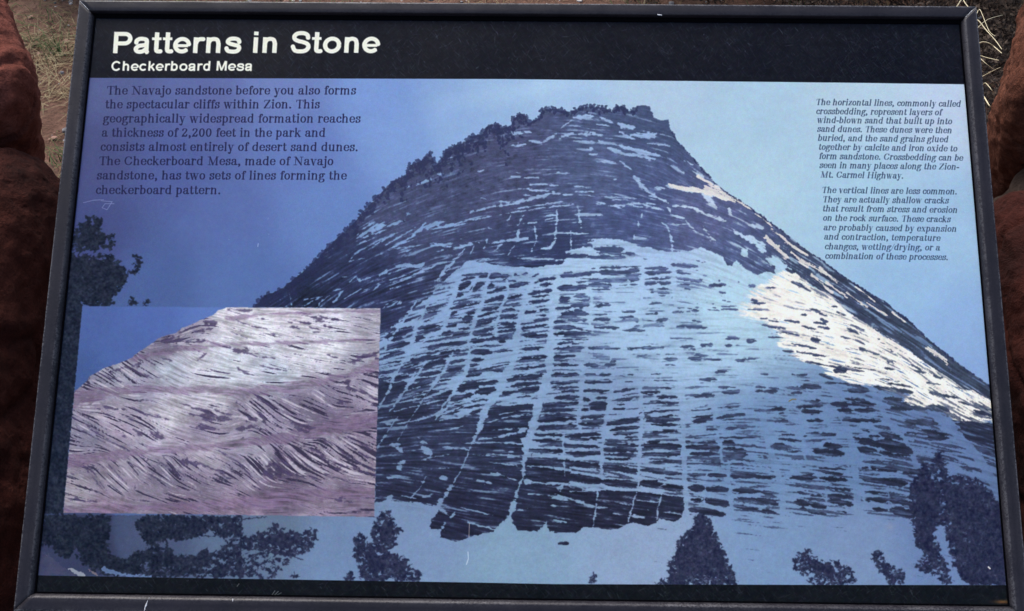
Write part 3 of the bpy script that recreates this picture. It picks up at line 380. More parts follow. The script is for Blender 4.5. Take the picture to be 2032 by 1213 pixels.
    nq = vnoise(4, 4, 2, 19); TWX = XX+2.2*n4+2.6*n1; TWY = YY+2.2*vnoise(5, 5, 2, 9)+2.4*vnoise(3, 3, 1, 10)
    CORE = {31: .8, 35: .9, 36: .8, 37: .45, 38: .5, 39: .5, 42: .5, 43: .62, 46: .78, 49: .4, 53: .6, 30: .6}
    F = lambda pts, n, r, s, sq=.7: foliage(tm, pts, n, r, s, TWX, TWY, CORE.get(s, 0), sq)
    poly(tm, [(1866,960),(1900,960),(1950,965),(1985,1010),(2000,1070),(2004,1160),(1925,1160),(1900,1130),(1888,1040)], TWX, TWY, .9)
    poly(tm, [(1818,960),(1850,950),(1866,1010),(1850,1060),(1862,1120),(1845,1110),(1825,1070)], TWX, TWY, .9)
    # left pine
    poly(tm, [(60,560),(128,520),(150,560),(160,600),(165,612),(150,760),(140,860),(126,1020),(60,1020)], TWX, TWY)
    F([(140,480),(152,452),(175,430),(198,428),(212,445),(205,470),(228,465),(225,490),(205,498),(150,500),(135,540)], 75, 6, 30)
    F([(135,510),(180,505),(215,505),(240,518),(250,540),(246,560),(235,575),(222,590),(222,606),(135,606)], 210, 6, 31)
    F([(205,600),(215,545),(245,548),(262,535),(266,503),(278,505),(280,525),(268,545),(245,560)], 34, 4.5, 32)
    F([(255,605),(258,592),(268,588),(272,605)], 10, 3.4, 33); F([(282,606),(285,595),(296,596),(292,606)], 7, 2.8, 34)
    # bottom left thicket
    F([(80,1025),(215,1022),(218,1040),(214,1090),(200,1110),(180,1090),(150,1085),(135,1110),(100,1085),(80,1080)], 230, 6, 35)
    F([(130,1070),(215,1095),(250,1110),(280,1100),(300,1140),(200,1142),(160,1120)], 70, 5, 36)
    F([(285,1024),(470,1024),(476,1060),(440,1065),(410,1045),(400,1062),(360,1070),(330,1062),(315,1085),(290,1075),(275,1060),(268,1045)], 240, 6, 37)
    F([(275,1090),(330,1085),(345,1105),(420,1100),(470,1060),(480,1146),(270,1143),(240,1120)], 230, 6, 38)
    F([(470,1060),(500,1065),(530,1050),(545,1040),(560,1048),(585,1055),(600,1062),(612,1045),(628,1055),(620,1085),(600,1100),(560,1105),(520,1090),(480,1090)], 170, 4.6, 39)
    F([(470,1095),(530,1100),(575,1112),(560,1135),(540,1146),(470,1147)], 60, 4.2, 40); F([(575,1147),(585,1135),(592,1146)], 8, 3, 41)
    for a, b, ww in (((478,1024),(476,1148),5),((476,1062),(600,1110),2.2),((476,1085),(555,1100),2),((480,1030),(530,1026),1.6),((330,1060),(332,1130),4),((400,1064),(440,1062),2),((440,1062),(455,1085),2),((500,1108),(540,1140),2),((480,1110),(560,1090),1.6)):
        capsule(tm, [a, b], ww, TWX, TWY, None, 0, 1.2)
    # middle pine
    F([(745,1030),(758,1012),(772,1014),(778,1030),(790,1045),(800,1052),(786,1060),(782,1080),(772,1096),(742,1100),(735,1060)], 110, 4.8, 42)
    F([(705,1070),(716,1056),(724,1066),(735,1090),(745,1104),(770,1098),(788,1104),(800,1106),(812,1118),(833,1136),(834,1153),(714,1152),(712,1120),(702,1102)], 210, 4.8, 43)
    F([(684,1151),(690,1134),(697,1130),(700,1151)], 14, 3.6, 44)
    F([(1170,1158),(1172,1142),(1177,1133),(1182,1146),(1184,1158)], 14, 2.6, 45)
    # right conifer
    F([(1388,1016),(1396,1020),(1410,1040),(1418,1054),(1428,1080),(1440,1100),(1452,1128),(1462,1160),(1330,1160),(1325,1120),(1342,1095),(1350,1068),(1368,1052),(1374,1035)], 520, 4.4, 46)
    F([(1320,1160),(1325,1140),(1335,1130),(1345,1160)], 16, 4, 47); F([(1298,1160),(1310,1148),(1330,1160)], 9, 3, 48)
    F([(1575,1102),(1590,1094),(1606,1092),(1616,1104),(1632,1108),(1640,1120),(1645,1108),(1660,1112),(1672,1120),(1690,1130),(1697,1160),(1610,1160),(1600,1145),(1578,1132)], 130, 4.6, 49)
    F([(1728,1104),(1738,1093),(1748,1096),(1758,1116),(1768,1128),(1778,1122),(1790,1134),(1794,1160),(1766,1160),(1752,1142),(1742,1126)], 60, 4.6, 50)
    # big juniper at the right
    F([(1830,930),(1836,915),(1846,940),(1858,900),(1862,870),(1870,900),(1880,945),(1905,945),(1940,950),(1965,975),(1990,1010),(2005,1060),(2010,1160),(1920,1160),(1895,1130),(1870,1040),(1850,1060),(1868,1100),(1880,1130),(1890,1160),(1868,1160),(1850,1125),(1822,1085),(1812,1040),(1806,1000),(1808,960)], 950, 5.0, 51, .9)
    F([(1815,1125),(1830,1105),(1850,1128),(1862,1140),(1840,1140)], 26, 4.4, 52)
    F([(1806,960),(1815,955),(1828,990),(1838,1060),(1840,1110),(1815,1080)], 60, 4.6, 53)
    sh = np.zeros((CH, CW), np.float32); poly(sh, [(60,1010),(222,1010),(226,1075),(250,1142),(60,1142)], TWX, TWY)
    over(img, (50, 54, 84), blur(sh, 5)*.62)
    tm = np.clip((tm-.22+.14*nq)*1.8+.2, 0, 1)*(tm > .02)
    # the trees let light through
    hole = np.clip((n5*1.1+nq*.6-.5)*1.6, 0, 1)*.45*np.clip((XX-150)/40, .15, 1)
    leftdark = np.clip((560-XX)/300, 0, 1)
    tc = np.array([38, 42, 68], np.float32)-np.array([12, 9, 18])*leftdark[..., None]+(8*n1+11*n2+17*nq+7*n5)[..., None]
    img += (tc-img)*((.45*tm+.55*blur(tm, 1))*(1-hole)*.96)[..., None]
    # pale slabs in the lower left corner of the print
    gm = np.zeros((CH, CW), np.float32); poly(gm, [(76,1090),(95,1100),(125,1125),(150,1142),(74,1141)], TWX, TWY)
    over(img, (84, 82, 108), gm*(.34+.3*n2)); gm[:] = 0
    capsule(gm, [(136,1128),(164,1142)], [4, 9], TWX, TWY, None, 0, 1.4); over(img, (150, 156, 172), gm*.9); gm[:] = 0
    capsule(gm, [(176,1130),(192,1141)], [3, 4], TWX, TWY, None, 0, 1.4); over(img, (130, 118, 128), gm*.8); gm[:] = 0
    capsule(gm, [(205,1130),(250,1142),(300,1145)], [10, 6, 3], TWX, TWY, None, 0, 1.4); over(img, (105, 130, 175), gm*.8)
    # ---------------- inset photograph
    paint_inset(img, WX, WY, n1, n2, n3, n4, fine)
    # ---------------- black bands with scuffs
    hb = np.zeros((CH, CW), np.float32)
    hy = np.interp(XX[0], [150, 190, 1000, 1700, 1915, 2032], [153.8, 154.2, 156.5, 164, 167, 168])
    by = np.interp(XX[0], [60, 90, 480, 950, 1100, 1600, 2032], [1141, 1142, 1148.5, 1156, 1159, 1160.5, 1161])
    hb = np.clip(hy[None, :]-YY+.5, 0, 1)+np.clip(YY-by[None, :]+.5, 0, 1)
    bc = np.stack([15+5*n2+2*n3, 17+5*n2+2*n3, 27+5*n2+3*n3], -1)
    low = (YY > 900)[..., None]
    bc = np.where(low, bc+np.array([0, 1, -4]), bc)
    img += (bc-img)*hb[..., None]
    # scuffs: fine crossing scratches over the bands, faint elsewhere
    sc = np.zeros((CH, CW), np.float32)
    q = np.random.default_rng(77)
    def scratch(x, y, ang, ln, a, curve=0.):
        n = int(ln); t = np.arange(n)
        an = ang+curve*t
        px = x+np.cumsum(np.cos(an)); py = y+np.cumsum(np.sin(an))
        al = a*np.sin(np.pi*(t+1)/(n+1))**.5
        ok = (px > 1) & (px < CW-2) & (py > 1) & (py < CH-2); px = px[ok]; py = py[ok]; al = al[ok]
        ix = px.astype(int); iy = py.astype(int); fx = px-ix; fy = py-iy
        for ddx, ddy, ww in ((0, 0, (1-fx)*(1-fy)), (1, 0, fx*(1-fy)), (0, 1, (1-fx)*fy), (1, 1, fx*fy)):
            np.add.at(sc, (iy+ddy, ix+ddx), al*ww)
    for _ in range(17000):
        top = q.random() < .72
        x = q.uniform(150, 1950) if top else q.uniform(50, 2010)
        y = q.uniform(25, 160) if top else q.uniform(1140, 1200)
        k = q.random()
        ang = q.normal(.92, .12) if k < .55 else (q.normal(-.75, .25) if k < .85 else q.uniform(0, 6.28))
        scratch(x, y, ang, q.uniform(4, 20), q.gamma(1.0, .055), q.normal(0, .008))
    band = np.clip(sc, 0, .6)*np.clip(hb, 0, 1)
    over(img, (120, 132, 150), band)
    sc[:] = 0
    for _ in range(900):
        scratch(q.uniform(80, 1980), q.uniform(160, 1150), q.normal(.9, .5), q.uniform(4, 40), q.gamma(1.0, .02), q.normal(0, .02))
    for _ in range(260):
        x = q.uniform(80, 1980); y = q.uniform(40, 1190); scratch(x, y, q.uniform(0, 6), q.uniform(1.5, 4), q.uniform(.2, .8))
    over(img, (190, 205, 230), np.clip(sc, 0, .7)*np.where(hb > .5, .6, .55))
    return img

def paint_inset(img, WX, WY, n1, n2, n3, n4, fine):
    ox, oy, s = ZI
    T = lambda pts: [(ox+a/s, oy+b/s) for a, b in pts]
    quad = [(163, 607.5), (755, 612), (742, 1025.5), (125, 1017)]
    sl = (slice(600, 1032), slice(118, 762))
    pts = [(a, b, c) for a, b, c in [(200,430,.5),(350,400,.7),(500,400,.7),(600,430,.5),(800,440,.2),(1000,430,.2),(1200,440,.05),(1200,380,.3),(1400,330,.2),(1600,370,.35),(1500,310,.15),(900,300,.3),(700,330,.6),
        (600,230,-.25),(700,170,-.4),(1000,180,.3),(1200,200,.25),(1500,150,.15),(1700,160,.2),(1200,110,0),(1600,90,.1),(1700,270,-.1),
        (200,560,-.1),(500,500,-.05),(900,490,0),(1300,480,-.12),(1600,410,-.2),(150,650,.5),(250,720,.55),(400,800,.5),(450,620,.4),(600,640,.4),(550,720,.7),(800,700,.25),(850,620,.3),(1050,600,.8),(1150,640,.8),(1000,690,-.4),(1250,600,.6),(1400,620,.5),(1450,520,.6),(1650,500,.5),(1300,700,.4),(1600,640,-.1),
        (200,850,-.12),(600,815,-.08),(1000,780,-.1),(1400,710,-.2),(1700,670,-.1),(150,950,.5),(250,950,1.0),(350,950,.9),(450,900,1.0),(550,1000,.6),(650,900,1.1),(750,950,.6),(900,930,.5),(900,1030,.25),(700,1070,.3),(1000,900,.7),(1100,900,1.1),(1150,860,1.0),(1300,880,.9),(1400,950,.5),(1550,940,.45),(1500,800,.8),(1650,850,.6),(1700,780,.5),(1300,1000,.15),(1600,1010,.05),(200,1120,.1),(500,1120,.1),(1200,1080,0),(1600,1100,0),(200,1050,.3),(100,1000,.3)]]
    slope = field([(ox+a/s, oy+b/s, c) for a, b, c in pts], 24)
    La = lic(fine, slope, 12); La = .4*La+blur(La, 1); Lb = lic(blur(fine, 1), slope, 22); Lc = lic(vnoise(5, 4, 1, 61), slope, 16)
    base = field([(ox+a/s, oy+b/s, r, g, bl) for a, b, r, g, bl in [(700,120,150,140,180),(1000,120,205,200,222),(1300,100,200,192,215),(1100,170,212,212,232),(1500,190,200,200,226),(1700,160,170,165,195),(600,250,120,110,150),(800,340,190,190,215),(650,400,170,180,210),(950,380,195,205,228),(1300,300,205,205,228),(1500,280,215,215,235),(1200,390,178,190,220),(1600,340,165,165,195),(350,420,150,150,185),(250,470,135,132,170),(200,540,140,125,165),(500,500,150,145,185),(700,560,185,178,205),(900,560,190,184,208),(400,560,165,155,190),(600,620,185,178,205),(650,650,195,190,212),(300,650,160,145,180),(200,720,130,125,165),(400,720,158,142,180),(500,780,170,160,195),(800,700,150,135,175),(700,740,168,152,190),(1000,600,140,128,165),(1300,600,128,115,158),(1500,560,130,118,160),(1650,480,150,138,178),(1700,540,160,145,185),(1200,700,150,138,180),(1500,660,112,95,142),(1600,640,128,108,152),(850,850,172,160,190),(200,950,140,126,160),(150,1010,165,155,180),(350,1000,150,136,170),(300,900,138,124,158),(600,950,125,115,155),(800,1000,130,115,155),(500,1050,140,125,162),(1000,900,140,128,168),(1100,850,158,150,185),(1250,900,100,84,128),(1400,850,150,135,172),(1600,880,150,134,170),(1500,760,150,138,175),(1700,950,150,132,166),(1600,1050,125,105,148),(1200,1040,122,100,145),(1500,1100,150,128,168),(1000,1120,140,115,155),(300,1130,138,112,150),(700,1130,135,110,150)]], 26)
    n5i = vnoise(26, 14, 3, 71)
    gy = base.mean(-1, keepdims=True)
    base = gy+(base-gy)*.72+np.array([-1, -1, -3])
    m = base*(1+.05*n3+.08*n2+.10*n5i+.055*La+.05*Lb)[..., None]
    # white weathered patches
    hl = np.clip(n3*1.3+.35*Lc-.55, 0, 1)[..., None]*.35
    m = m+(np.array([224, 216, 230])-m)*hl
    # crossbedding lines
    amp = field([(ox+a/s, oy+b/s, c) for a, b, c in [(700,120,.6),(1000,100,.3),(1200,140,.35),(1500,150,.5),(1650,150,.55),(700,220,1.1),(500,260,1.),(300,420,1.2),(400,400,1.1),(500,420,1.),(650,360,.4),(850,320,.35),(900,420,.6),(1000,350,.4),(1300,330,.6),(1550,350,.8),(1400,400,.5),(1500,270,.2),(600,500,.25),(1000,490,.2),(1300,480,.25),(800,560,.1),(650,640,.3),(200,700,1.1),(350,780,.8),(400,600,.9),(450,700,.6),(850,640,1.1),(1100,600,1.3),(1300,600,1.3),(1400,560,1.2),(1600,500,1.1),(800,760,.4),(1100,720,.8),(600,830,.3),(1000,790,.2),(1500,690,.4),(200,900,.8),(300,980,.9),(450,950,1.1),(650,900,1.4),(700,1000,.9),(900,960,1.),(850,860,.5),(1100,900,1.2),(1300,900,1.5),(1450,870,1.5),(1600,850,1.4),(1700,900,1.2),(1500,980,.9),(500,1080,.6),(900,1080,.4),(1300,1060,.4),(1600,1080,.4),(300,1130,.3),(1200,1120,.3)]], 26)
    f = .5*La+.75*Lb
    dk = np.clip((f*(amp+.12)*.95-.48+.25*n5i), 0, 1.4)
    m = m+(np.array([62, 56, 84])-m)*np.clip(dk*1.0, 0, .92)[..., None]
    lt = np.clip((-f*amp*.7-.55), 0, 1)
    m = m+(np.array([206, 198, 220])-m)*np.clip(lt*.75, 0, .75)[..., None]
    # mauve bands
    bd = np.zeros((CH, CW), np.float32)
    for pts_, ws in (([(430,330),(560,300),(700,275),(900,256),(1100,250),(1400,240),(1760,222)], [26,26,34,24,14,12,12]),
        ([(120,550),(300,508),(500,490),(800,492),(1000,505),(1200,490),(1400,460),(1600,412),(1765,350)], [90,56,34,34,40,46,40,36,44]),
        ([(90,880),(250,855),(500,822),(800,800),(1100,772),(1300,740),(1500,695),(1760,655)], [70,50,36,34,34,56,70,80]),
        ([(60,1140),(400,1125),(900,1112),(1200,1082),(1500,1050),(1740,1040)], [50,34,50,80,60,50]),
        ([(930,120),(1100,95),(1300,80),(1760,74)], [20,14,12,10])):
        capsule(bd, T(pts_), [w/s for w in ws], WX, WY, .8*Lc+.5*n4, 2.2, 5.0)
    m = m+(np.array([122, 100, 134])*(1+.11*La.clip(-2, 2)+.08*n2+.06*Lb.clip(-2, 2))[..., None]-m)*(np.clip(bd+.25*Lb*(bd > .02), 0, 1)*.6)[..., None]
    # dark clefts and scrub
    ck = np.zeros((CH, CW), np.float32)
    for q in """440,590,560,640,10;560,630,640,655,9;280,580,400,600,16;250,590,330,640,8;400,640,600,745,7;560,735,600,745,26;440,700,490,740,14;390,740,400,742,12;740,625,770,632,12;680,560,860,610,8;800,630,960,650,40;880,600,980,640,16;790,690,880,700,22;800,680,900,710,12;1000,700,1090,690,28;1050,660,1110,645,22;1120,620,1150,680,26;1280,660,1400,700,26;1320,700,1380,720,22;1580,440,1600,500,40;1600,490,1700,510,22;1700,520,1755,550,12;1540,560,1600,560,14;
1150,940,1240,930,60;1160,900,1200,890,30;1230,930,1370,960,20;700,880,740,880,50;730,880,800,890,22;800,885,900,930,12;900,930,980,980,12;1440,840,1520,890,16;1520,900,1600,940,16;980,285,1060,280,34;1030,290,1110,300,14;1050,298,1200,325,6;930,262,970,268,10;600,235,700,230,32;700,240,820,235,18;640,215,700,210,12;780,180,870,165,22;820,130,880,140,34;740,105,765,108,18;750,115,760,145,10;680,190,800,150,12;950,62,1080,66,10;960,60,1050,75,10;
330,395,380,380,16;370,380,460,360,12;460,380,475,350,16;600,320,650,340,14;780,340,830,300,10;830,380,960,405,6;1080,350,1260,390,8;1000,380,1060,410,6;1480,310,1540,325,12;1610,345,1660,330,16;1650,320,1755,290,20;1720,300,1750,330,16;200,420,225,410,16;190,440,215,430,12;1520,1080,1620,1095,16;1550,1070,1580,1080,14;380,470,480,560,0;
1270,130,1290,135,10;1290,155,1330,165,12;1340,135,1390,140,16;1400,105,1450,120,20;1430,95,1480,110,12;1390,155,1440,170,12;1460,150,1500,155,12;1410,125,1460,130,10;1500,120,1540,118,8;1400,180,1450,185,8;1130,110,1140,113,8;960,180,1060,215,6;990,120,1160,170,5;1010,180,1150,200,5;1180,190,1260,205,5;1680,90,1765,95,6;
100,930,130,950,7;170,890,290,1040,6;300,880,420,1010,6;130,1070,200,1100,8;200,1085,260,1090,8;200,900,300,1030,5;420,880,600,980,6;560,860,700,960,6;600,850,720,960,6;1030,745,1010,765,7;1090,520,1190,590,8;990,560,1010,600,8;120,640,260,720,6;130,690,300,780,6;230,710,420,820,7;1560,720,1735,820,7;1520,735,1735,880,7;1450,750,1735,930,7;1350,790,1735,950,7;1280,850,1600,990,7;1230,870,1450,980,7;900,820,1000,880,9;1000,880,1080,960,9;1060,830,1140,870,6;420,370,560,440,7;250,400,420,460,6;480,400,640,440,5""".replace('\n', '').split(';'):
        a = [float(v) for v in q.split(',')]
        if a[4] > 0: capsule(ck, T([(a[0], a[1]), ((a[0]+a[2])/2, (a[1]+a[3])/2+.04*abs(a[2]-a[0])), (a[2], a[3])]), a[4]/s, WX, WY, .9*La+n4, 2.4, 2.2, 2)
    ck = np.clip((ck-.45+.32*La.clip(-2,2)*.6+.4*n4)*1.8+.3, 0, 1)*(ck > .02)
    m = m+(np.array([76, 66, 102])*(1+.14*La.clip(-2, 2)+.1*n2)[..., None]-m)*((.5*ck+.5*blur(ck, 1))*.8)[..., None]
    m = m+(m.mean(-1, keepdims=True)-150)*.14; gy = m.mean(-1, keepdims=True); m = gy+(m-gy)*.86
    # the sky behind the slope
    hm = np.zeros((CH, CW), np.float32)
    poly(hm, T([(120,510),(190,450),(210,420),(230,410),(300,370),(370,352),(440,320),(480,285),(520,260),(590,210),(670,190),(700,165),(760,140),(800,125),(860,98),(900,70),(940,50),(1800,40),(1800,1200),(60,1200)]), WX, WY)
    sk = field([(165,620,76,98,158),(300,620,82,106,172),(420,620,92,120,186),(160,760,68,92,148),(250,700,78,102,164)], 90)*(1+.02*n2)[..., None]
    h = .6*hm+.4*blur(hm, 1)
    out = sk+(m-sk)*h[..., None]
    q = np.zeros((CH, CW), np.float32)
    X = XX; Y = YY
    for i in range(4):
        pass
    poly(q, quad)
    q[sl] = blur(q, 1)[sl]*.5+q[sl]*.5
    img += (out-img)*q[..., None]

# ---------------------------------------------------------------- lettering, drawn as pen strokes
def _sm(p, n=5):
    """Catmull-Rom through the points"""
    if len(p) < 3: return p
    P = [p[0]]+list(p)+[p[-1]]; out = []
    for i in range(1, len(P)-2):
        a, b, c, d = [np.array(v, float) for v in P[i-1:i+3]]
        for k in range(n):
            t = k/n
            out.append(tuple(.5*((2*b)+(c-a)*t+(2*a-5*b+4*c-d)*t*t+(3*b-a-3*c+d)*t**3)))
    out.append(tuple(p[-1])); return out
def arc(cx, cy, rx, ry, a0, a1, n=14):
    return [(cx+rx*np.cos(np.radians(a)), cy+ry*np.sin(np.radians(a))) for a in np.linspace(a0, a1, n)]

def serif_font():
    g = {}
    TH = 21; tn = 7.5
    def S(x, y, l, r=None): return ('h', [(x-l, y), (x+(l if r is None else r), y)])
    def V(x, a, b): return ('v', [(x, a), (x, b)])
    def C(p): return ('c', p)
    o = lambda cx, rx, y0=0, y1=100: C(arc(cx, (y0+y1)/2, rx, (y1-y0)/2-3, 0, 360, 22))
    g['a'] = (112, [C(_sm([(24,74),(28,88),(50,97),(72,90),(76,70)])), V(76,74,18), C(_sm([(76,18),(82,5),(94,4),(102,10)])), C(_sm([(76,58),(54,54),(28,46),(18,26),(28,7),(46,3),(64,10),(76,26)]))])
    g['b'] = (114, [V(26,148,6), S(18,147,12,4), C(_sm([(28,76),(44,94),(64,96),(84,80),(90,50),(84,20),(62,4),(42,6),(28,22)]))])
    g['c'] = (94, [C(_sm([(80,72),(76,88),(54,97),(30,84),(18,50),(28,18),(52,3),(72,8),(84,24)])), ('d', [(76,78)])])
    g['d'] = (122, [V(88,148,4), S(80,147,12,4), S(94,4,0,16), C(_sm([(86,78),(70,94),(50,96),(28,80),(20,50),(26,20),(48,4),(68,6),(86,24)]))])
    g['e'] = (104, [C(_sm([(20,54),(40,54),(86,54),(84,78),(68,94),(46,96),(26,82),(18,52),(26,18),(50,3),(72,8),(88,24)]))])
    g['f'] = (70, [C(_sm([(72,132),(64,146),(48,144),(38,126),(36,100)])), V(36,110,4), S(36,4,24,26), S(40,96,30,26), ('d', [(70,130)])])
    g['g'] = (108, [C(arc(46,66,26,29,0,360,18)), C(_sm([(62,86),(76,98),(94,94)])), C(_sm([(30,40),(18,26),(30,12),(60,8),(84,4),(90,-18),(74,-38),(44,-44),(18,-36),(12,-18),(26,0)])), ('d', [(96,90)])])
    g['h'] = (128, [V(28,148,4), S(20,147,12,4), S(28,4,20,20), C(_sm([(30,70),(44,90),(64,97),(82,90),(90,68)])), V(90,70,4), S(90,4,20,20)])
    g['i'] = (66, [V(32,98,4), S(24,96,16,4), S(32,4,20,22), ('D', [(31,143)])])
    g['j'] = (62, [V(34,98,-20), S(26,96,16,4), C(_sm([(34,-16),(28,-38),(8,-44),(-4,-32)])), ('D', [(33,143)])])
    g['k'] = (122, [V(28,148,4), S(20,147,12,4), S(28,4,20,18), ('t', [(34,38),(84,94)]), ('v', [(52,58),(92,4)]), S(84,96,18,20), S(94,4,18,20)])
    g['l'] = (66, [V(32,148,4), S(24,147,14,4), S(32,4,20,22)])
    g['m'] = (186, [V(28,98,4), S(20,96,14,4), S(28,4,20,18), C(_sm([(30,70),(44,90),(62,97),(78,90),(86,68)])), V(86,70,4), S(86,4,16,18), C(_sm([(88,70),(102,90),(120,97),(138,90),(146,68)])), V(146,70,4), S(148,4,18,20)])
    g['n'] = (128, [V(28,98,4), S(20,96,14,4), S(28,4,20,20), C(_sm([(30,70),(44,90),(64,97),(82,90),(90,68)])), V(90,70,4), S(90,4,20,20)])
    g['o'] = (108, [o(54,36)])
    g['p'] = (118, [V(28,98,-42), S(20,96,14,4), S(28,-43,20,20), C(_sm([(30,76),(46,94),(66,96),(86,80),(92,50),(86,20),(64,4),(44,6),(30,22)]))])
    g['r'] = (92, [V(28,98,4), S(20,96,14,4), S(28,4,20,24), C(_sm([(30,66),(42,88),(60,97),(76,92)])), ('d', [(76,86)])])
    g['s'] = (94, [C(_sm([(72,76),(66,92),(46,97),(26,88),(24,70),(42,56),(66,46),(76,30),(66,10),(44,3),(26,8),(18,26)])), V(19,30,6), V(74,94,74)])
    g['t'] = (76, [V(32,128,20), C(_sm([(32,22),(38,6),(54,4),(66,16)])), S(34,96,26,30)])
    g['u'] = (128, [V(28,98,34), S(20,96,14,4), C(_sm([(28,34),(36,10),(56,3),(76,12),(88,32)])), V(90,98,4), S(82,96,16,4), S(96,4,0,18)])
    g['v'] = (112, [('v', [(24,96),(56,4)]), ('t', [(56,4),(86,96)]), S(22,96,18,20), S(88,96,18,16)])
    g['w'] = (160, [('v', [(22,96),(52,4)]), ('t', [(52,4),(80,96)]), ('v', [(74,96),(106,4)]), ('t', [(106,4),(134,96)]), S(22,96,18,20), S(76,96,18,16), S(136,96,18,16)])
    g['x'] = (114, [('v', [(26,96),(84,4)]), ('t', [(82,96),(24,4)]), S(26,96,18,20), S(84,96,18,18), S(24,4,18,20), S(86,4,20,18)])
    g['y'] = (112, [('v', [(24,96),(56,6)]), ('t', [(86,96),(50,-20)]), C(_sm([(50,-20),(38,-42),(20,-38)])), S(22,96,18,20), S(88,96,18,16), ('d', [(20,-34)])])
    g['z'] = (98, [('h', [(18,95),(78,95)]), ('h', [(16,5),(80,5)]), ('v', [(74,92),(22,8)]), ('t', [(18,95),(16,74)]), ('t', [(80,5),(84,30)])])
    g['T'] = (132, [V(70,142,4), S(70,4,26,26), ('h', [(14,142),(128,142)]), ('t', [(14,142),(12,108)]), ('t', [(128,142),(130,108)])])
    g['N'] = (172, [('t', [(36,142),(36,4)]), S(36,4,26,24), S(30,142,24,10), ('v', [(36,140),(132,6)]), ('t', [(134,142),(134,6)]), S(134,142,26,26)])
    g['Z'] = (136, [('h', [(22,141),(116,141)]), ('h', [(16,5),(118,5)]), ('v', [(108,138),(26,8)]), ('t', [(22,141),(18,108)]), ('t', [(118,5),(124,40)])])
    g['C'] = (152, [C(_sm([(122,108),(108,134),(78,145),(42,128),(22,74),(38,22),(76,3),(108,14),(128,42)])), ('t', [(124,142),(124,104)])])
    g['M'] = (202, [('t', [(40,142),(40,4)]), S(40,4,26,24), S(36,142,26,10), ('v', [(44,142),(98,6)]), ('t', [(98,6),(154,142)]), V(160,142,4), S(160,4,26,24), S(166,142,8,22)])
    g['H'] = (180, [V(40,142,4), V(138,142,4), S(40,4,26,26), S(40,142,26,26), S(138,4,26,26), S(138,142,26,26), ('h', [(40,74),(138,74)])])
    g['2'] = (118, [C(_sm([(24,108),(32,130),(56,140),(82,130),(88,104),(70,72),(40,38),(20,6)])), ('v', [(34,12),(60,10)]), C(_sm([(22,8),(50,16),(80,4),(94,30)]))])
    g['0'] = (118, [C(arc(58,70,36,68,0,360,26))])
    g[','] = (60, [('D', [(28,10)]), C(_sm([(34,10),(36,-6),(22,-22)]))])
    g['.'] = (60, [('D', [(28,10)])])
    g['-'] = (70, [('v', [(14,46),(54,46)])])
    g['/'] = (66, [('t', [(4,-10),(62,148)])])
    g[' '] = (60, [])
    return g, TH, tn

def sans_font():
    g = {}; W = 29; h = W/2
    A = lambda p: ('b', p)
    sc = 100/532.
    adv = dict(P=667, a=556, t=333, e=556, r=389, n=611, s=556, i=278, S=667, o=611, C=722, h=611, c=556, k=556, b=611, d=611, M=833)
    d = {}
    d['P'] = [A([(27,0),(27,135)]), A([(27,122),(70,122)]+arc(78,92,30,30,80,-80,12)+[(70,62),(27,62)])]
    d['n'] = [A([(27,0),(27,100)]), A(_sm([(27,62),(36,82),(56,89),(76,82),(84,58)])+[(84,0)])]
    d['h'] = [A([(27,0),(27,135)]), A(_sm([(27,62),(36,82),(56,89),(76,82),(84,58)])+[(84,0)])]
    d['r'] = [A([(26,0),(26,100)]), A(_sm([(26,56),(34,78),(50,88),(72,88)]))]
    d['i'] = [A([(26,0),(26,100)]), A([(26,112),(26,136)])]
    d['t'] = [A([(31,132),(31,30)]), A(_sm([(31,32),(33,16),(44,11),(58,12)])), ('B', [(3,91),(58,91)], 18)]
    d['o'] = [A(arc(58,50,40,40,0,360,30))]
    d['e'] = [A([(18,46),(90,46)]), A(arc(53,50,38,40,-4,320,26)[0:1]+arc(53,50,38,40,0,322,26)) ]
    d['e'] = [('B', [(22,47),(88,47)], 19), A(arc(53,50,39,39.5,-2,318,28))]
    d['c'] = [A(arc(54,50,39,39.5,42,318,26))]
    d['a'] = [A(_sm([(19,66),(22,80),(38,90),(60,90),(76,84),(79,66)])), A([(79,68),(79,22),(82,8),(88,0)]), A(_sm([(79,55),(60,50),(36,46),(20,32),(22,16),(38,9),(58,12),(76,26)]))]
    d['s'] = [A(_sm([(88,68),(82,84),(60,91),(34,88),(22,72),(34,60),(60,52),(84,44),(88,26),(76,12),(52,9),(26,14),(16,32)]))]
    d['S'] = [A(_sm([(106,94),(100,114),(78,125),(46,123),(28,108),(30,88),(50,76),(80,68),(104,56),(110,36),(96,16),(66,10),(34,16),(20,44)]))]
    d['C'] = [A(arc(70,67.5,50,57,38,322,32))]
    d['b'] = [A([(27,0),(27,135)]), A(_sm([(27,66),(40,86),(62,89),(82,78),(90,50),(82,22),(62,11),(40,14),(27,34)]))]
    d['d'] = [A([(88,0),(88,135)]), A(_sm([(88,66),(75,86),(53,89),(33,78),(25,50),(33,22),(53,11),(75,14),(88,34)]))]
    d['k'] = [A([(26,0),(26,135)]), A([(34,42),(84,100)]), A([(50,60),(90,0)])]
    d['M'] = [A([(27,0),(27,135)]), A([(130,0),(130,135)]), ('B', [(33,135),(79,4)], 26), ('B', [(124,135),(78,4)], 26)]
    for k, v in d.items(): g[k] = (adv[k]*sc*1., v)
    g[' '] = (278*sc, [])
    return g, W, W

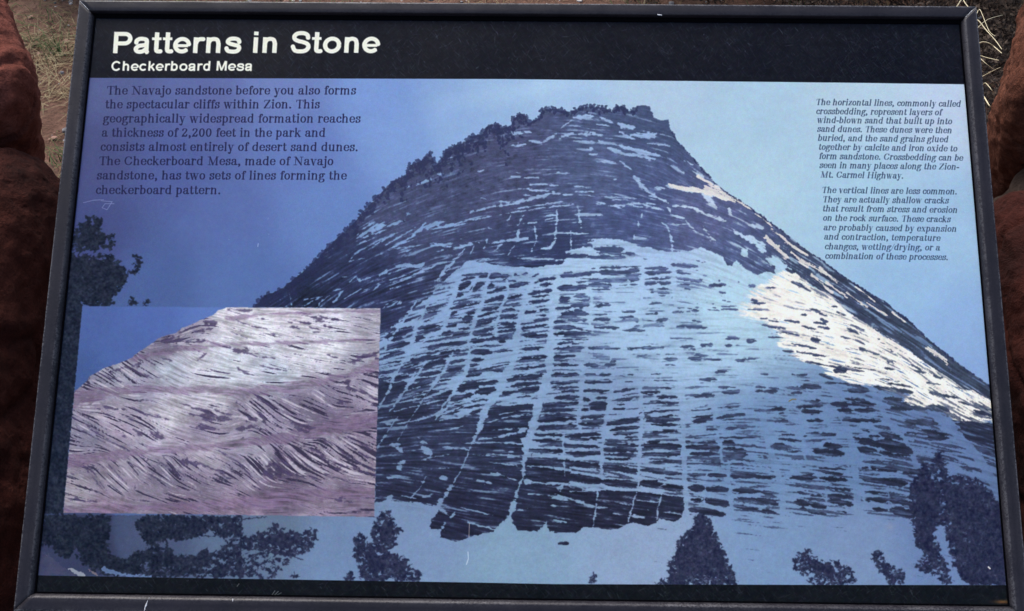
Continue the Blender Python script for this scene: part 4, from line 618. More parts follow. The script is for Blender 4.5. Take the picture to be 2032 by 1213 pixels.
def text_line(mask, s, x0, x1, y0, y1, font, xh, lean, bold=1.0, sans=False):
    """baseline from (x0,y0) to (x1,y1); xh = height of an x; lean = dx per dy upward"""
    g, TH, tn = font
    total = sum(g[c][0] for c in s)
    kx = (x1-x0)/(total-(10 if not sans else 12)); k = xh/100.
    sl = (y1-y0)/(x1-x0)
    pen = 0
    for c in s:
        adv, sts = g[c]
        for st in sts:
            kind, pts = st[0], st[1]
            pts = [(a, b if b <= 100 or sans else 100+(b-100)*.78) for a, b in pts]
            P = [(x0+(pen+a-(18 if sans else 12))*kx+lean*b*k, y0+(pen+a-6)*kx*sl-b*k) for a, b in pts]
            if kind in 'dD':
                r = (11 if kind == 'd' else 14)*k*bold
                q = P[0]; seg(mask, q, (q[0]+.01, q[1]), r*2, r*2, False, False); continue
            n = len(P)
            for i in range(n-1):
                (a, b), (c_, d_) = pts[i], pts[i+1]
                ln = np.hypot(c_-a, d_-b)+1e-6
                if kind == 'h' : w = tn
                elif kind == 't': w = tn*1.05
                elif kind == 'v': w = TH
                elif kind == 'B': w = st[2]
                elif kind == 'b': w = TH-(2.5*abs(c_-a)/ln)
                else: w = tn+(TH-tn)*(abs(d_-b)/ln)**1.6
                w = w*k*bold
                seg(mask, P[i], P[i+1], w, w, sans and i == 0, sans and i == n-2)
        pen += adv

def seg(mask, a, b, wa, wb, butt0, butt1):
    m = wa+2
    sl = box((a, b), m)
    X = XX[sl]; Y = YY[sl]
    if X.size == 0: return
    dx = b[0]-a[0]; dy = b[1]-a[1]; L = np.hypot(dx, dy)+1e-6; ux = dx/L; uy = dy/L
    t = (X-a[0])*ux+(Y-a[1])*uy
    tc = np.clip(t, 0, L)
    d = np.hypot(X-a[0]-tc*ux, Y-a[1]-tc*uy)
    v = np.clip(.5+wa*.5-d, 0, 1)
    if butt0: v = v*np.clip(.5+t, 0, 1)
    if butt1: v = v*np.clip(.5+(L-t), 0, 1)
    if wa < 1: v = v*wa
    np.maximum(mask[sl], v, out=mask[sl])

LEFT_TEXT = [("The Navajo sandstone before you also forms",212,706.5,187.2,187),("the spectacular cliffs within Zion. This",209,634.5,214.6,214.6),
 ("geographically widespread formation reaches",205,715.5,242.7,243),("a thickness of 2,200 feet in the park and",202,646,270.8,271),("consists almost entirely of desert sand dunes.",199.5,711,298.8,299.4),
 ("The Checkerboard Mesa, made of Navajo",196.5,661.5,327,327.4),("sandstone, has two sets of lines forming the",192.4,688,355.6,356),("checkerboard pattern.",190.2,438.5,384.5,384.8)]
RIGHT_TEXT = [("The horizontal lines, commonly called",1618.6,1906,207.9,211.5),("crossbedding, represent layers of",1619.2,1868,226,228.4),("wind-blown sand that built up into",1621,1888.7,243.4,246.2),
 ("sand dunes. These dunes were then",1621.5,1888.7,261,264),("buried, and the sand grains glued",1622.7,1881.3,278.9,281.9),("together by calcite and iron oxide to",1624,1899,296.8,300.2),
 ("form sandstone. Crossbedding can be",1624.8,1910.5,315,318.6),("seen in many places along the Zion-",1626,1902.6,333,336.4),("Mt. Carmel Highway.",1627.5,1792.8,351.9,354),
 ("The vertical lines are less common.",1630.5,1899,382.4,385.4),("They are actually shallow cracks",1632,1882,401,403.4),("that result from stress and erosion",1632,1899.7,419,422),
 ("on the rock surface. These cracks",1632.8,1885.7,437.6,440.6),("are probably caused by expansion",1634,1898,456.6,459.6),("and contraction, temperature",1635,1865.5,475,477.8),
 ("changes, wetting/drying, or a",1636.4,1865,494.3,496.7),("combination of these processes.",1637,1881.3,513,515.8)]

def paint_text(img):
    sf = serif_font(); bf = sans_font()
    m = np.zeros((CH, CW), np.float32)
    for s, a, b, c, d in LEFT_TEXT: text_line(m, s, a, b, c, d, sf, 12.0, .055, 1.08)
    over(img, (28, 28, 66), m*.95)
    m[:] = 0
    for s, a, b, c, d in RIGHT_TEXT: text_line(m, s, a, b, c, d, sf, 8.6, .175, 1.08)
    over(img, (38, 52, 82), m*.93)
    m[:] = 0
    text_line(m, "Patterns in Stone", 225, 755, 105.4, 104.6, bf, 31.4, .065, 1.0, True)
    text_line(m, "Checkerboard Mesa", 221.5, 501.6, 140.3, 140, bf, 14.3, .075, 1.0, True)
    over(img, (240, 240, 226), m)
    # nicks and scratches that show white on the panel
    for pts, w, col, al in (([(165,402),(185,397),(205,396)], 1.0, (150,160,205), .7), ([(200,398),(222,400),(212,416),(202,412),(208,404),(226,404)], .9, (150,160,205), .7),
        ([(931,1038),(930,1066)], 1.1, (200,190,190), .8), ([(928,1095),(929,1108),(925,1120)], 1.4, (205,220,235), .9), ([(512,483),(511,489)], 1.2, (170,190,235), .9),
        ([(538,1182),(545,1172)], 1.0, (150,156,160), .8), ([(542,1183),(552,1173)], 1.0, (150,156,160), .8), ([(546,1182),(558,1176)], .9, (130,136,140), .8),
        ([(470,1163),(474,1158)], 1.0, (140,146,150), .8), ([(1565,796),(1572,792),(1579,792)], 2.0, (120,104,60), .95), ([(1961,1125),(1964,1128)], 3, (225,225,225), .9), ([(300,1190),(280,1213)], 1, (90,90,90), .1)):
        m[:] = 0
        for p, q in zip(pts[:-1], pts[1:]): seg(m, p, q, max(w, 1), max(w, 1), False, False)
        over(img, col, m*al)
    # rust bloom in the lower right corner, stain on the snow
    r = np.exp(-(((XX-1990)/16)**2+((YY-1194)/3.5)**2)); over(img, (120, 84, 50), np.clip(r*.8, 0, .8))
    r = np.exp(-(((XX-1766)/9)**2+((YY-1045)/7)**2)); over(img, (150, 150, 175), r*.4)

def make_canvas():
    img = paint_print()
    paint_text(img)
    # ink grain and slight softness of an old screen print under clear coat
    g = rng.standard_normal((CH, CW, 3)).astype(np.float32)
    g = .6*g+.4*g.mean(-1, keepdims=True)
    img += g*(3.0+.014*img)
    for k in range(3): img[..., k] += (2.6+.012*img[..., k])*vnoise(5, 5, 2, 90+k)
    img *= (1+.022*vnoise(230, 160, 3, 95)+.012*vnoise(60, 45, 2, 96))[..., None]
    b = np.stack([blur(img[..., k], 1) for k in range(3)], -1)
    img = img+(img-b)*.30
    return np.clip(img, 2, 252)

GRASS = [([(0.8275, 1.0507, 0.6583), (0.738, 0.8544, 0.7432), (0.6809, 0.7052, 0.8046)], 0.0014), ([(0.7174, 0.7385, 0.7665), (0.722, 0.7093, 0.7646), (0.7224, 0.6713, 0.768), (0.7091, 0.6164, 0.7829)], 0.0012), ([(0.6715, 0.6199, 0.7873), (0.679, 0.6231, 0.7906), (0.6895, 0.6223, 0.7895), (0.6993, 0.6178, 0.7846), (0.6855, 0.5669, 0.8038)], 0.0013), ([(0.6732, 0.6097, 0.7764), (0.679, 0.5892, 0.7838), (0.6813, 0.5599, 0.7964)], 0.0009), ([(0.6732, 0.6086, 0.7753), (0.6617, 0.5571, 0.7938), (0.6742, 0.5508, 0.7869)], 0.0007), ([(0.6583, 0.5436, 0.7796), (0.6713, 0.5488, 0.7848), (0.7071, 0.5978, 0.7633)], 0.001), ([(0.662, 0.5372, 0.7727), (0.6463, 0.4882, 0.7939), (0.6513, 0.4835, 0.7888)], 0.0009), ([(0.6586, 0.5247, 0.7595), (0.6445, 0.4724, 0.7771), (0.6473, 0.4705, 0.7751)], 0.0016), ([(0.7589, 0.8197, 0.7061), (0.8003, 0.8781, 0.6944), (0.8518, 0.9311, 0.6769)], 0.0008), ([(0.8563, 1.0302, 0.6362), (0.8269, 0.9122, 0.6573), (0.7922, 0.8132, 0.6987)], 0.0008)]

# ---------------------------------------------------------------- helpers
def tag(o, label=None, cat=None, group=None, kind=None):
    for k, v in (('label', label), ('category', cat), ('group', group), ('kind', kind)):
        if v: o[k] = v
    return o
def link(name, me, m=None, parent=None):
    o = bpy.data.objects.new(name, me); S.collection.objects.link(o)
    if m: me.materials.append(m)
    if parent: o.parent = parent
    return o
def empty(name, loc):
    o = bpy.data.objects.new(name, None); S.collection.objects.link(o); o.location = loc; o.empty_display_size = .1
    return o
def mat(name, rough=.6, col=(.5, .5, .5, 1), spec=.5, metal=0.):
    m = bpy.data.materials.new(name); m.use_nodes = True
    p = m.node_tree.nodes['Principled BSDF']
    p.inputs['Base Color'].default_value = col; p.inputs['Roughness'].default_value = rough
    p.inputs['Specular IOR Level'].default_value = spec; p.inputs['Metallic'].default_value = metal
    return m, m.node_tree, p
def nd(nt, t, **kw):
    n = nt.nodes.new(t)
    for k, v in kw.items():
        if k.startswith('i_'): n.inputs[k[2:].replace('_', ' ')].default_value = v
        else: setattr(n, k, v)
    return n
def noise_n(nt, scale, detail=4, rough=.6, vec=None, dist=0.):
    n = nt.nodes.new('ShaderNodeTexNoise'); n.inputs['Scale'].default_value = scale; n.inputs['Detail'].default_value = detail
    n.inputs['Roughness'].default_value = rough; n.inputs['Distortion'].default_value = dist
    if vec: nt.links.new(vec, n.inputs['Vector'])
    return n.outputs[0]
def ramp(nt, fac, stops):
    r = nt.nodes.new('ShaderNodeValToRGB'); e = r.color_ramp.elements
    while len(e) > 1: e.remove(e[0])
    e[0].position = stops[0][0]; e[0].color = tuple(stops[0][1])+(1,)
    for p, c in stops[1:]:
        q = e.new(p); q.color = tuple(c)+(1,)
    nt.links.new(fac, r.inputs[0]); return r.outputs[0]
def mix(nt, fac, a, b, mode='MIX'):
    m = nt.nodes.new('ShaderNodeMix'); m.data_type = 'RGBA'; m.blend_type = mode
    for s, v in ((0, fac), (6, a), (7, b)):
        if isinstance(v, (int, float)): m.inputs[s].default_value = v
        elif isinstance(v, tuple): m.inputs[s].default_value = v+(1,)
        else: nt.links.new(v, m.inputs[s])
    return m.outputs[2]
def math_n(nt, op, a, b=0.):
    m = nt.nodes.new('ShaderNodeMath'); m.operation = op
    for s, v in ((0, a), (1, b)):
        if isinstance(v, (int, float)): m.inputs[s].default_value = v
        else: nt.links.new(v, m.inputs[s])
    return m.outputs[0]
def bump(nt, p, h, dist, strength=1., prev=None):
    b = nt.nodes.new('ShaderNodeBump'); b.inputs['Distance'].default_value = dist; b.inputs['Strength'].default_value = strength
    nt.links.new(h, b.inputs['Height'])
    if prev: nt.links.new(prev, b.inputs['Normal'])
    nt.links.new(b.outputs[0], p.inputs['Normal']); return b.outputs[0]
def objvec(nt, scale=(1, 1, 1)):
    tc = nt.nodes.new('ShaderNodeTexCoord'); mp = nt.nodes.new('ShaderNodeMapping'); mp.inputs['Scale'].default_value = scale
    nt.links.new(tc.outputs['Object'], mp.inputs['Vector']); return mp.outputs[0]

# ---------------------------------------------------------------- materials
def m_stone(name, cols, streak, seed):
    m, nt, p = mat(name, .93, spec=.18)
    tc = nt.nodes.new('ShaderNodeTexCoord'); mp = nt.nodes.new('ShaderNodeMapping')
    mp.inputs['Location'].default_value = (seed, seed*1.7, 0); mp.inputs['Scale'].default_value = streak
    nt.links.new(tc.outputs['Object'], mp.inputs[0]); v = mp.outputs[0]
    v0 = tc.outputs['Object']
    a = noise_n(nt, 7, 6, .65, v, .1); c = ramp(nt, a, cols)
    b = noise_n(nt, 55, 5, .7, v0)
    c = mix(nt, .75, c, ramp(nt, b, [(.3, (.40, .30, .27)), (.6, (1, 1, 1)), (.85, (1.25, 1.15, 1.1))]), 'MULTIPLY')
    g = noise_n(nt, 420, 3, .7, v0)
    c = mix(nt, .6, c, ramp(nt, g, [(.35, (.5, .45, .45)), (.65, (1.25, 1.2, 1.2))]), 'MULTIPLY')
    nt.links.new(c, p.inputs['Base Color'])
    vo = nd(nt, 'ShaderNodeTexVoronoi'); vo.inputs['Scale'].default_value = 70; nt.links.new(v0, vo.inputs['Vector'])
    pits = ramp(nt, vo.outputs['Distance'], [(.0, (0, 0, 0)), (.32, (1, 1, 1))])
    nb = bump(nt, p, noise_n(nt, 60, 8, .72, v0), .007, .8)
    nb = bump(nt, p, math_n(nt, 'MULTIPLY', pits, b), .006, .8, nb)
    bump(nt, p, g, .0016, .7, nb)
    return m
M_ST = [m_stone('red_sandstone', [(.25, (.085, .022, .014)), (.45, (.19, .054, .035)), (.6, (.25, .082, .058)), (.85, (.34, .145, .11))], (2.2, 1.0, .35), 3),
        m_stone('shade_darkened_sandstone', [(.25, (.016, .004, .003)), (.5, (.060, .014, .009)), (.75, (.115, .032, .020))], (1, 1, 1), 11),  # shade on the lower stones is put into this darker colour
        m_stone('orange_sandstone', [(.25, (.06, .018, .010)), (.5, (.145, .052, .030)), (.8, (.22, .092, .056))], (1, 1, 1), 23)]
def m_mortar():
    m, nt, p = mat('mortar', .95, spec=.15); v = objvec(nt)
    c = ramp(nt, noise_n(nt, 60, 5, .7, v), [(.3, (.022, .014, .011)), (.55, (.055, .038, .030)), (.8, (.12, .095, .078))])
    nt.links.new(c, p.inputs['Base Color']); bump(nt, p, noise_n(nt, 180, 5, .7, v), .004, .8); return m
def m_frame():
    m, nt, p = mat('bronze_anodised_metal', .42, (.05, .05, .06, 1), .28, .0)
    v = objvec(nt)
    base = ramp(nt, noise_n(nt, 18, 5, .6, v), [(.3, (.010, .009, .013)), (.6, (.015, .013, .019)), (.85, (.023, .020, .027))])
    gr = noise_n(nt, 900, 2, .6, v); base = mix(nt, .5, base, ramp(nt, gr, [(.3, (.6, .6, .6)), (.7, (1.35, 1.35, 1.35))]), 'MULTIPLY')
    at = nd(nt, 'ShaderNodeAttribute', attribute_name='wear')
    wn_ = noise_n(nt, 420, 4, .75, v); wm = noise_n(nt, 26, 3, .6, v)
    w = math_n(nt, 'MULTIPLY', at.outputs['Fac'], ramp(nt, math_n(nt, 'ADD', math_n(nt, 'MULTIPLY', wn_, .8), math_n(nt, 'MULTIPLY', wm, .35)), [(.50, (0, 0, 0)), (.64, (1, 1, 1))]))
    c = mix(nt, w, base, (.17, .165, .175)); nt.links.new(c, p.inputs['Base Color'])
    r = ramp(nt, noise_n(nt, 40, 4, .6, v), [(.3, (.36,)*3), (.7, (.52,)*3)]); nt.links.new(r, p.inputs['Roughness'])
    bump(nt, p, gr, .0002, .35); return m
def m_flat(name, col, rough=.6): return mat(name, rough, tuple(col)+(1,))[0]
M_MORTAR = m_mortar(); M_FRAME = m_frame(); M_BARE = m_flat('bare_scratched_metal', (.62, .62, .64), .5)
M_BACK = m_flat('panel_edge', (.02, .02, .022), .7); M_GASKET_SHADE = m_flat('gasket_shade_black', (.003, .003, .004), 1.0); M_GASKET_SHADE.node_tree.nodes['Principled BSDF'].inputs['Specular IOR Level'].default_value = .0  # the gasket black also stands for the shadow below the top bar

# ---------------------------------------------------------------- the setting: the ground
def ground():
    n = 150; xs = np.linspace(-1, 1, n); xs = np.sign(xs)*np.abs(xs)**2.4*30
    vs = []
    for j in range(n):
        for i in range(n):
            x = xs[i]; y = xs[j]+1.8
            r = math.hypot(x, y-1.8)
            z = .035*noise.noise(Vector((x*1.3, y*1.3, 0)))+.014*noise.noise(Vector((x*5, y*5, 3)))+.005*noise.noise(Vector((x*15, y*15, 7)))
            vs.append((x, y, z-.02))
    fs = [(j*n+i, j*n+i+1, (j+1)*n+i+1, (j+1)*n+i) for j in range(n-1) for i in range(n-1)]
    me = bpy.data.meshes.new('ground'); me.from_pydata(vs, [], fs); me.shade_smooth()
    m, nt, p = mat('red_sandy_soil', .95, spec=.12); v = objvec(nt)
    c = ramp(nt, noise_n(nt, 2.2, 6, .65, v), [(.3, (.11, .058, .040)), (.5, (.20, .115, .086)), (.68, (.27, .17, .13)), (.85, (.14, .10, .062))])
    c = mix(nt, .8, c, ramp(nt, noise_n(nt, 24, 6, .7, v), [(.3, (.42, .40, .36)), (.55, (1, 1, 1)), (.8, (1.3, 1.25, 1.2))]), 'MULTIPLY')
    c = mix(nt, .6, c, ramp(nt, noise_n(nt, 150, 4, .75, v), [(.35, (.45, .42, .40)), (.7, (1.35, 1.3, 1.25))]), 'MULTIPLY')
    nt.links.new(c, p.inputs['Base Color'])
    nb = bump(nt, p, noise_n(nt, 40, 6, .7, v), .02, .8); bump(nt, p, noise_n(nt, 220, 4, .7, v), .004, .7, nb)
    tag(link('ground', me, m), kind='structure')
ground()

# ---------------------------------------------------------------- masonry piers either side of the sign
def stone_mesh(name, c, h, rot, seed, e=4.5, n=96, amp=.016, groove=0.):
    vs = []; fs = []; idx = {}
    Rm = Matrix.Rotation(rot[2], 3, 'Z')@Matrix.Rotation(rot[1], 3, 'Y')@Matrix.Rotation(rot[0], 3, 'X')
    def vert(a):
        k = tuple(round(q*n) for q in a)
        if k in idx: return idx[k]
        p = Vector(a)
        l = (abs(p.x)**e+abs(p.y)**e+abs(p.z)**e)**(1/e)
        p = p/l
        q = Vector((p.x*h[0], p.y*h[1], p.z*h[2]))
        nn = Vector((p.x/h[0]*abs(p.x)**(e-2), p.y/h[1]*abs(p.y)**(e-2), p.z/h[2]*abs(p.z)**(e-2)))
        nn = nn.normalized() if nn.length > 0 else p.normalized()
        s = Vector((seed*3.1, seed*1.3, seed*.7))
        d = amp*(.95*noise.noise(q*4+s)+.7*noise.noise(q*9+s)+.42*noise.noise(q*21+s)+.26*abs(noise.noise(q*38+s))+.22*noise.noise(q*80+s))
        # conchoidal bites
        f = noise.noise(q*6.5+s*2); d -= amp*2.0*max(0, f-.2)
        d -= amp*.9*max(0, .06-abs(noise.noise(Vector((q.x*5, q.y*5, q.z*9))+s*3)))/.06*(1 if n > 50 else 0)*.45
        idx[k] = len(vs); vs.append(Rm@(q+nn*d)+Vector(c)); return idx[k]
    for ax in range(3):
        for sg in (-1, 1):
            for i in range(n):
                for j in range(n):
                    quad = []
                    for (u, v) in ((i, j), (i+1, j), (i+1, j+1), (i, j+1)):
                        a = [0, 0, 0]; a[ax] = sg; a[(ax+1) % 3] = -1+2*u/n; a[(ax+2) % 3] = -1+2*v/n
                        quad.append(vert(a))
                    fs.append(quad if sg > 0 else quad[::-1])
    me = bpy.data.meshes.new(name); me.from_pydata(vs, [], fs); me.shade_smooth(); return me
STONES = {
 'left': [  # centre, half size, rotation, seed, material, exponent
   ((-.882, .345, .820), (.225, .172, .205), (R(17.5), R(10.9), R(28)), 1, 0, 7.0),
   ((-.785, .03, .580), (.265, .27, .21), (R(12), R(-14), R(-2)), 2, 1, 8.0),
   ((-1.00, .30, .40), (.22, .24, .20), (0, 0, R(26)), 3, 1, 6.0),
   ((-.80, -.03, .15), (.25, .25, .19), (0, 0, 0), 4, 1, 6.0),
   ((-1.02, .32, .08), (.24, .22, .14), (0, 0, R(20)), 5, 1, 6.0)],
 'right': [
   ((.857, .412, .825), (.206, .158, .185), (R(25.8), R(-4.4), R(-25.4)), 6, 2, 7.0),
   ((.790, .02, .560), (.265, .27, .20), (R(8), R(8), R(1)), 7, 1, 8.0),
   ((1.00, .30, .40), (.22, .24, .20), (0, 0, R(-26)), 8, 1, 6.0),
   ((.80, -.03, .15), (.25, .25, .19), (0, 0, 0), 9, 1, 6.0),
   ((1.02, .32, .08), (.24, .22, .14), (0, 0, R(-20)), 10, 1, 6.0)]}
def pier(side, label):
    root = empty('stone_pier', (-.76 if side == 'left' else .76, .1, 0))
    tag(root, label, 'stone pier')
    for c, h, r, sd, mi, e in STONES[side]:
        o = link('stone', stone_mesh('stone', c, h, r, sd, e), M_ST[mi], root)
        o.matrix_parent_inverse = Matrix.Translation(root.location).inverted()
        if sd in (1, 6): o['label'] = 'smooth tall topmost stone'
    s = -1 if side == 'left' else 1
    for c, h, r in (((s*.83, .26, .62), (.215, .13, .12), (R(20), s*R(14), 0)), ((s*.84, .06, .34), (.22, .30, .34), (0, 0, 0))):
        o = link('mortar', stone_mesh('mortar', c, h, r, 30+c[2], 6, 30, .012), M_MORTAR, root)
        o.matrix_parent_inverse = Matrix.Translation(root.location).inverted()
pier('left', 'reddish brown sandstone pier with a streaked face left of the sign')
pier('right', 'orange brown sandstone pier with a pitted face right of the sign')

# ---------------------------------------------------------------- the sign
sign = tag(empty('wayside_sign', (0, .0, 0)), 'metal framed interpretive panel titled Patterns in Stone between two sandstone piers', 'information sign')
def print_texture():
    img = make_canvas()
    TW = 2400; TH = int(TW*(H-2*LIP+.004)/(W-2*LIP+.004))
    pw, ph = W-2*LIP+.004, H-2*LIP+.004
    v, u = np.mgrid[0:TH, 0:TW].astype(np.float64)
    x = (u+.5)/TW*pw-pw/2; y = (v+.5)/TH*ph-ph/2      # image row 0 = bottom
    X = np.stack([x, -y, np.full_like(x, DEP)], -1)
    P = X@RM.T+np.array(TV)
    px = np.clip(1016+F_PX*P[..., 0]/P[..., 2]-.5, 0, CW-1.001); py = np.clip(606.5+F_PX*P[..., 1]/P[..., 2]-.5, 0, CH-1.001)
    ix = px.astype(int); iy = py.astype(int); fx = (px-ix)[..., None]; fy = (py-iy)[..., None]
    c = (img[iy, ix]*(1-fx)+img[iy, ix+1]*fx)*(1-fy)+(img[iy+1, ix]*(1-fx)+img[iy+1, ix+1]*fx)*fy
    c = c/255.
    lin = np.where(c <= .04045, c/12.92, ((c+.055)/1.055)**2.4)*PRINT_GAIN
    lin = np.clip(lin*np.array(PRINT_TINT)-PRINT_LIFT, 0, .95)
    c = np.where(lin <= .0031308, lin*12.92, 1.055*lin**(1/2.4)-.055)
    out = np.ones((TH, TW, 4), np.float32); out[..., :3] = c
    im = bpy.data.images.new('printed_panel', TW, TH, alpha=False)
    im.pixels.foreach_set(out.ravel()); im.update(); im.pack()
    return im
PRINT_TINT = (1.07, 1.03, .91); PRINT_LIFT = .001
def panel():
    w, h = (W-2*LIP)/2+.002, (H-2*LIP)/2+.002
    z = -DEP
    vs = [PL(-w, -h, z), PL(w, -h, z), PL(w, h, z), PL(-w, h, z)]+[PL(-w, -h, z-.004), PL(w, -h, z-.004), PL(w, h, z-.004), PL(-w, h, z-.004)]
    me = bpy.data.meshes.new('panel'); me.from_pydata(vs, [], [(0, 1, 2, 3), (7, 6, 5, 4), (0, 4, 5, 1), (1, 5, 6, 2), (2, 6, 7, 3), (3, 7, 4, 0)])
    uv = me.uv_layers.new(name='uv')
    for i, c in enumerate(((0, 0), (1, 0), (1, 1), (0, 1))): uv.data[i].uv = c
    m, nt, p = mat('printed_panel', .38, spec=.12)
    t = nt.nodes.new('ShaderNodeTexImage'); t.image = print_texture(); t.interpolation = 'Cubic'; t.extension = 'EXTEND'
    nt.links.new(t.outputs[0], p.inputs['Base Color'])
    v = objvec(nt)
    nt.links.new(ramp(nt, noise_n(nt, 9, 5, .65, v), [(.3, (.30,)*3), (.7, (.46,)*3)]), p.inputs['Roughness'])
    me.materials.append(m); me.materials.append(M_BACK)
    for f in me.polygons: f.material_index = 0 if f.index == 0 else 1
    link('panel', me, None, sign)
panel()

# frame: four mitred bars with a chamfered inner lip, worn along the arrises
PROF = [(-.0000, -.022, 0), (.0, -.0016, .2), (.00035, -.0006, .9), (.0012, 0., .85), (.0022, .00003, .12), (.0075, .00003, 0), (.0118, .00003, .1), (.0130, -.0002, .5), (.0142, -.0011, .38), (.0154, -.0030, .16), (.0166, -.0062, .1), (.0167, -.012, 0)]
def bar(L, place, seed, gap=.00025, sq=1.):
    n = 160; rr = random.Random(seed)
    vs = []; wear = []; fs = []
    for i in range(n+1):
        t = i/n
        for (a, z, wv) in PROF:
            if sq != 1. and a > .0118: a = .0118+(a-.0118)*sq; wv *= .2
            half = L/2-a-gap
            s = -half+2*half*t
            j = .00012*noise.noise(Vector((s*60, seed, a*300)))
            if wv > .5: j += .00022*noise.noise(Vector((s*420, seed+4, a*90)))
            k = (.55+.9*max(0, noise.noise(Vector((s*9, seed*2., 1)))+.2)) if wv > .05 else 1
            vs.append(place(s, a-j*.4, z+j)); wear.append(min(1, wv*k))
    m = len(PROF)
    for i in range(n):
        for q in range(m-1):
            fs.append((i*m+q, i*m+q+1, (i+1)*m+q+1, (i+1)*m+q))
    fs.append([q for q in range(m)][::-1]); fs.append([n*m+q for q in range(m)])
    me = bpy.data.meshes.new('frame_bar'); me.from_pydata(vs, [], fs)
    at = me.attributes.new('wear', 'FLOAT', 'POINT'); at.data.foreach_set('value', wear)
    bm = bmesh.new(); bm.from_mesh(me); bmesh.ops.recalc_face_normals(bm, faces=bm.faces); bm.to_mesh(me); bm.free()
    for p in me.polygons: p.use_smooth = True
    o = link('frame_bar', me, M_FRAME, sign); return o
bar(W, lambda s, a, z: PL(s, H/2-a, z), 1, sq=.35); bar(W, lambda s, a, z: PL(s, -H/2+a, z), 2)
bar(H, lambda s, a, z: PL(-W/2+a, s, z), 3); bar(H, lambda s, a, z: PL(W/2-a, s, z), 4)
# dark gasket between bar and panel; the wide top strip paints the bar's shadow
def gasket_and_shade():
    bm = bmesh.new(); w, h = W/2-LIP+.0004, H/2-LIP+.0004; t = .0014; z = -DEP
    def strip(a, b, c, d):
        lo = [PL(*p, z+.0001) for p in (a, b, c, d)]; hi = [PL(*p, z+.0012) for p in (a, b, c, d)]
        v = [bm.verts.new(p) for p in lo+hi]
        for f in ((4, 5, 6, 7), (0, 1, 5, 4), (1, 2, 6, 5), (2, 3, 7, 6), (3, 0, 4, 7)): bm.faces.new([v[k] for k in f])
    strip((-w, h-t-.0004), (w, h-t-.0004), (w, h+.0032), (-w, h+.0032)); strip((-w, -h), (w, -h), (w, -h+t), (-w, -h+t))
    strip((-w, -h+t), (-w+t, -h+t), (-w+t, h-t), (-w, h-t)); strip((w-t, -h+t), (w, -h+t), (w, h-t), (w-t, h-t))
    me = bpy.data.meshes.new('gasket_and_shade'); bm.to_mesh(me); bm.free(); link('gasket_and_shade', me, M_GASKET_SHADE, sign)
gasket_and_shade()
# tray behind the panel and two posts
def boxm(name, pts8, m, parent):
    me = bpy.data.meshes.new(name); me.from_pydata(pts8, [], [(0, 3, 2, 1), (4, 5, 6, 7), (0, 1, 5, 4), (1, 2, 6, 5), (2, 3, 7, 6), (3, 0, 4, 7)])
    bm = bmesh.new(); bm.from_mesh(me); bmesh.ops.bevel(bm, geom=bm.edges[:], offset=.002, segments=2, affect='EDGES'); bm.to_mesh(me); bm.free()
    return link(name, me, m, parent)
w, h = W/2-.004, H/2-.004
boxm('back_tray', [PL(x, y, z) for z in (-.034, -.0125) for x, y in ((-w, -h), (w, -h), (w, h), (-w, h))], M_FRAME, sign)
for s in (-1, 1):
    def pp(x, y, z): return Vector((s*.30+x, y, z))
    boxm('post', [pp(x, y, z) for z in (-.05, .80) for x, y in ((-.04, -.0), (.04, -.0), (.04, .08), (-.04, .08))], M_FRAME, sign)
    boxm('foot_plate', [pp(x, y, z) for z in (.0, .012) for x, y in ((-.08, -.06), (.08, -.06), (.08, .14), (-.08, .14))], M_FRAME, sign)
# scratches through the finish, as thin raised burrs of bare metal
def scratch_obj(path, wd, jit, seed):
    rr = random.Random(seed); bm = bmesh.new(); pts = []
    n = 14
    for i in range(n+1):
        t = i/n*(len(path)-1); k = min(int(t), len(path)-2); f = t-k
        pts.append((path[k][0]*(1-f)+path[k+1][0]*f+rr.uniform(-jit, jit), path[k][1]*(1-f)+path[k+1][1]*f, path[k][2]*(1-f)+path[k+1][2]*f))
    prev = None
    for i, (x, y, z) in enumerate(pts):
        a = wd*(.5+rr.random()*.8)*(math.sin(math.pi*(i+.6)/(n+1.2))**.4)
        d = Vector((pts[min(i+1, n)][0]-pts[max(i-1, 0)][0], pts[min(i+1, n)][1]-pts[max(i-1, 0)][1])).normalized()
        q = (bm.verts.new(PL(x-d.y*a, y+d.x*a, z+.0001)), bm.verts.new(PL(x, y, z+.00035)), bm.verts.new(PL(x+d.y*a, y-d.x*a, z+.0001)))
        if prev: bm.faces.new((prev[0], prev[1], q[1], q[0])); bm.faces.new((prev[1], prev[2], q[2], q[1]))
        prev = q
    me = bpy.data.meshes.new('scratch'); bm.to_mesh(me); bm.free(); return link('scratch', me, M_BARE, sign)
yb = -H/2
scratch_obj([(-.3515, yb+.0142, -.0009), (-.3530, yb+.010, .0001), (-.3545, yb+.004, .0001), (-.3552, yb+.0004, .0001)], .00062, .0002, 1)
scratch_obj([(-.2720, yb+.0140, -.0009), (-.2716, yb+.0118, .0000)], .0008, .0001, 2)
scratch_obj([(.1405, H/2-.0125, -.0002), (.1455, H/2-.0130, -.0003)], .0007, .0001, 3)
scratch_obj([(-W/2+.0012, H/2-.0012, .0001), (-W/2+.0125, H/2-.0125, .0001)], .00028, .00005, 4)
scratch_obj([(W/2-.0030, H/2-.0030, .0001), (W/2-.0135, H/2-.0135, .0000)], .00030, .00008, 5)

